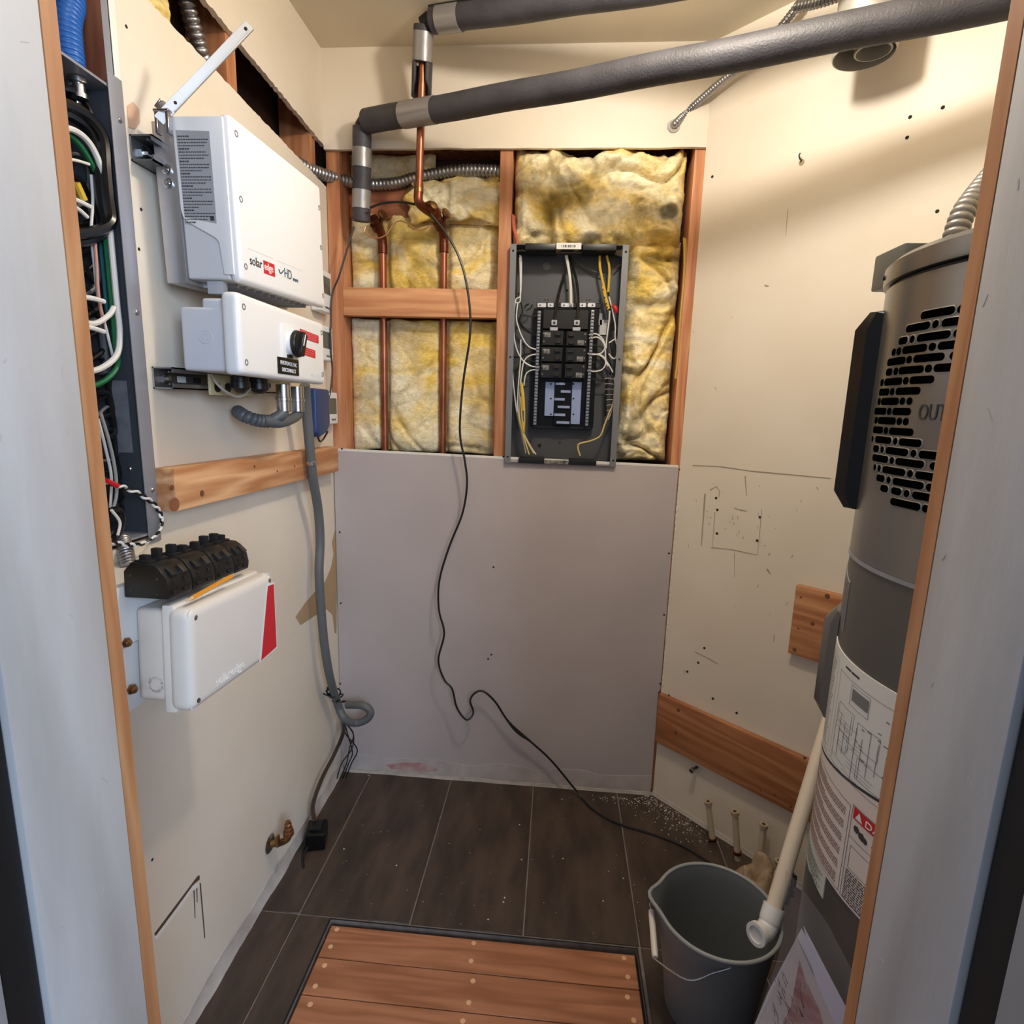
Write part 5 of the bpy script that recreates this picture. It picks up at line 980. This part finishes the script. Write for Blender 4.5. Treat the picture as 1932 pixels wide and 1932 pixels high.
# ================================================================== vent pipe, wall cleats, bolt
t = thing('vent_pipe', 'short grey metal vent pipe hanging under the ceiling, a smaller pipe inside it', 'vent pipe', (1.41, -.40, 2.40))
vc = wdep(1630, 105, 1.27)
m = MB(); m.lathe([(.0625, 0), (.0635, .003), (.0635, H-vc.z), (.0605, H-vc.z), (.0605, 0)], vc, seg=40, closed=True); m.build('outer_pipe', mat('vent_zinc', (182, 178, 168), .45, .35), t)
m = MB(); m.lathe([(.036, .0), (.0375, .001), (.0375, H-vc.z), (.0335, H-vc.z), (.0335, 0)], vc+Vector((.017, -.004, .004)), seg=32, closed=True); m.build('inner_pipe', mat('vent_grey', (170, 166, 156), .45, .2), t)
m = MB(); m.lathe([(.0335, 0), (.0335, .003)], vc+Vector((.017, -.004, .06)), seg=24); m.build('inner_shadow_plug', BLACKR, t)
m = MB(); m.lathe([(.0605, 0), (.0605, .002)], vc+Vector((0, 0, .09)), seg=24); m.build('annulus_shadow_plug', BLACKR, t)  # both black discs are added to give the shade inside the open vent
def cleat(nm, lab, s0, s1, z0, z1, th, tilt, mt):
    a, b = wq(s0, z0, .0008), wq(s1, z0+tilt, .0008); m = MB(); m.prism([a, b, wq(s1, z1+tilt, .0008), wq(s0, z1, .0008)], DN*th)
    t = thing(nm, lab, 'board', wq((s0+s1)/2, z0, .01)); u = (b-a).normalized(); R_ = Matrix(((u.x, DN.x, 0), (u.y, DN.y, 0), (0, 0, 1)))
    o = m.build('board', mt, t, .0015); c = WLOC[o]; inv = R_.to_4x4().inverted()
    o.data.transform(inv); o.matrix_basis = Matrix.Translation(o.location) @ R_.to_4x4(); return t
t = cleat('wood_board', 'long reddish board fixed low across the angled wall between grey sheet and heater', .004, .60, .222, .402, .020, .012, CLEAT)
for q, r in (((1262, 1312), .004), ((1280, 1340), .006), ((1275, 1382), .006), ((1518, 1430), .004), ((1520, 1455), .003), ((1435, 1492), .0025), ((1462, 1500), .004), ((1492, 1522), .004)): screw(wd(*q, .0208), DN, r, kd, t, 'knot', .0006, 9)
t = cleat('wood_block', 'short knotty board on the angled wall, half hidden by the water heater', .415, .66, .705, .905, .019, .003, wood('pine_block_x', (204, 148, 100), (160, 102, 62), 'x', scale=.8))
for q, r in (((1561, 1125), .007), ((1533, 1177), .0055), ((1511, 1127), .003), ((1506, 1186), .003), ((1499, 1226), .006)): screw(wd(*q, .0198), DN, r, kd, t, 'knot', .0006, 9)
p = wd(1315, 1447, .0); t = thing('anchor_bolt', 'small metal bolt stub sticking out of the angled wall below the long board', 'bolt', p)
m = MB(); m.cyl(p, p+DN*.035, .0045, seg=10); m.build('shank', DARKST, t); m = MB(); m.lathe([(.008, 0), (.009, .001), (.009, .012), (.006, .013)], p+DN*.022, DN, 8); m.build('nut', ZINC, t)
p = wd(1513, 302, 0); t = thing('wall_hook', 'tiny dark screw hook high on the angled wall above the heater', 'hook', p)
m = MB(); m.tube(curve([p, p+DN*.012, p+DN*.018+Vector((0, 0, .006)), p+DN*.014+Vector((0, 0, .012))], 5), .002, 7); m.build('hook', DARKST, t); m = MB(); m.lathe([(.008, 0), (.007, .001)], p+Vector((0, 0, -.006))-DN*.0002, DN, 9); m.build('chip', mat('chipped_plaster', (170, 150, 124), .9), t)
# ================================================================== pipe stubs by the angled wall
for k, (bx, tx, lab) in enumerate((((1345, 1588), (1336, 1513), 'leftmost ivory pipe stub rising from the tiles at the angled wall'), ((1392, 1622), (1388, 1518), 'second ivory pipe stub from the left, tallest, with a dark collar low down'), ((1432, 1640), (1441, 1556), 'third ivory pipe stub, leaning right, behind the bucket'), ((1470, 1690), (1470, 1625), 'short ivory pipe stub nearest the heater, behind the drain pipe'))):
    if k == 3: B = wz(1470, 1672, .03); B.z = .0
    else: B = wz(*bx)
    dd = ray(*tx); tt = ((B-CAM).x*dd.x+(B-CAM).y*dd.y)/(dd.x**2+dd.y**2); T_ = CAM+dd*tt; T_.z = max(.06, min(.16, T_.z))
    t = thing('pipe_stub', lab, 'pipe', B, 'ivory pipe stubs along the angled wall')
    m = MB(); m.cyl(B, T_, .0095, seg=16); m.build('tube', PEX, t)
    ax = (T_-B).normalized(); m = MB(); m.lathe([(.0055, 0), (.0125, 0), (.0125, -.012), (.0095, -.013), (.0055, -.002)], T_+ax*.003, ax, 16, closed=True); m.build('end_ring', mat('pex_ring', (176, 158, 134), .4), t)
    m = MB(); m.lathe([(.004, 0), (.0056, .0004)], T_+ax*.0008, ax, 12); m.build('bore', HOLE, t)
    if k < 2:
        m = MB(); m.lathe([(.0095, 0), (.0135, .001), (.0135, .010), (.0095, .011)], B+ax*(.02 if k else .004), ax, 14); m.build('collar', COPD, t)
# ================================================================== bucket
BCX, BCY, BZ = 1.168, -.752, .27
def ringp(z, r, spout=0, n=72):
    out = []
    for i in range(n):
        a = 2*math.pi*i/n; dA = (a-rad(172)+math.pi) % (2*math.pi)-math.pi; k = spout*math.exp(-(dA/.22)**2)
        out.append(Vector((BCX+(r+k)*math.cos(a)*1.02, BCY+(r+k)*math.sin(a), z+k*.15)))
    return out
n = 72; rings = []
prof = [(0, .093, 0), (.006, .0965, 0), (.1, .107, 0), (.2, .1195, .003), (.235, .124, .009), (.256, .127, .016), (.268, .129, .019), (.270, .1275, .019), (.262, .1245, .018), (.235, .1205, .008), (.2, .1165, .002), (.1, .104, 0), (.01, .0925, 0), (.006, .088, 0)]
m = MB()
for z, r, sp in prof: rings += ringp(z+.0005, r, sp, n)
m.add(rings, [(i*n+k, i*n+(k+1) % n, (i+1)*n+(k+1) % n, (i+1)*n+k) for i in range(len(prof)-1) for k in range(n)]+[tuple(range(n))[::-1], tuple((len(prof)-1)*n+k for k in range(n))])
t = thing('bucket', 'grey plastic bucket with pouring lip and white-gripped wire handle on the dark tiles', 'bucket', (BCX, BCY, 0))
m.build('body', BUCK, t)
m = MB(); m.tube(ringp(.268, .1295, .019), .0042, 10, close=True); m.build('rim', mat('grey_bucket_rim', (150, 154, 154), .4), t)
ear = wdep(1376, 1828, 1.14); ea = math.atan2(ear.y-BCY, ear.x-BCX)
g0, g1 = wz(1229, 1718, .235), wz(1236, 1806, .205)
E0 = Vector((BCX+.131*math.cos(rad(-88)), BCY-.131, .235)); E1 = Vector((BCX+.131*math.cos(rad(92)), BCY+.131, .235))
E0 = wy(1378, 1826, BCY-.126)
m = MB(); m.tube(curve([E0+Vector((0, .006, .002)), E0, wy(1345, 1836, BCY-.128), (BCX-.09, BCY-.13, .215), g1+(g1-g0).normalized()*.004, g1], 5), .0019, 8); m.tube(curve([g0, g0+(g0-g1).normalized()*.02, (BCX-.10, BCY+.10, .225), E1], 5), .0019, 8); hd = m.build('handle', ZINC, t)
m = MB(); m.tube([g0, g0.lerp(g1, .1), g0.lerp(g1, .9), g1], [.0065, .0072, .0072, .0065], 14); m.build('grip', mat('white_grip', (228, 218, 208), .4), hd)
# cloth lying behind the bucket
RC = wz(1428, 1672, .035)
m = MB(); nx = 26; vs = []
for j in range(nx+1):
    for i in range(nx+1):
        u, v = i/nx-.5, j/nx-.5; p = Vector((u*3, v*3, 2.2)); f = max(0, 1-(u*u+v*v)*3.0)
        h = .005+.085*f**.8*(1+.8*noise.noise(p*1.3))+.010*noise.noise(p*4)+.016*abs(math.sin(4*u+3*v+.5))*f
        vs.append((RC.x+u*.12*(1+.25*noise.noise(p))+.02*noise.noise(p*2), RC.y+v*.12*(1+.25*noise.noise(p+Vector((4, 4, 4)))), max(.004, h)))
m.add(vs, [(j*(nx+1)+i, j*(nx+1)+i+1, (j+1)*(nx+1)+i+1, (j+1)*(nx+1)+i) for j in range(nx) for i in range(nx)])
o = m.build('cleaning_cloth', RAG, ang=180); md = o.modifiers.new('t', 'SOLIDIFY'); md.thickness = .003; tag(o, 'crumpled beige cloth heaped behind the grey bucket, beside the pipe stubs', 'cloth')
m = MB(); rnd = random.Random(4)
for k in range(26): p = wdep(1500-k*.45+rnd.uniform(-7, 3), 1650+k*2.1, 1.36); m.lathe([(.001, -.005), (.005, -.002), (.005, .002), (.001, .005)], p, (rnd.uniform(-1, 1), rnd.uniform(-1, 1), rnd.uniform(-1, 1)), 6)
tag(m.build('beaded_chain', mat('dark_red_beads', (72, 42, 44), .4)), 'dark red beaded chain hanging between drain pipe and water heater', 'chain')
# ================================================================== plaster crumbs on the tiles
rnd = random.Random(77); m = MB()
def crumb(x, y, r):
    if x+y > DW-.012 or (RX0-.01 < x < RX1+.01 and y < RY1): return
    h = r*.6; a = rnd.uniform(0, 3); m.add([(x+r*math.cos(a+k*2.1), y+r*math.sin(a+k*2.1), .0004) for k in range(3)]+[(x, y, h)], [(0, 1, 3), (1, 2, 3), (2, 0, 3), (0, 2, 1)])
for i in range(420):
    s, o = abs(rnd.gauss(0, .16)), abs(rnd.gauss(0, .05))+.012; p = wq(s-.02, 0, o); 
    if p.y < -.012: crumb(p.x, p.y, rnd.choice((.0009, .0012, .0016, .002, .003)))
for i in range(60): crumb(1.03+rnd.gauss(0, .05), -.03-abs(rnd.gauss(0, .02)), rnd.uniform(.001, .0035))
for i in range(70): crumb(rnd.uniform(.02, 1.1), rnd.uniform(-.62, -.02), rnd.uniform(.0008, .0022))
for q in [(695, 1463), (649, 1602), (952, 1694), (950, 1702), (1138, 1700), (984, 1622), (921, 1735), (980, 1556), (1062, 1620), (1060, 1508), (1176, 1657), (748, 1633)]: p = wz(*q); crumb(p.x, p.y, .0035)
o = m.build('plaster_crumbs', mat('white_plaster', (232, 226, 218), .9), stuff=True); tag(o, 'white plaster crumbs scattered on the dark tiles along the angled wall', 'crumbs')
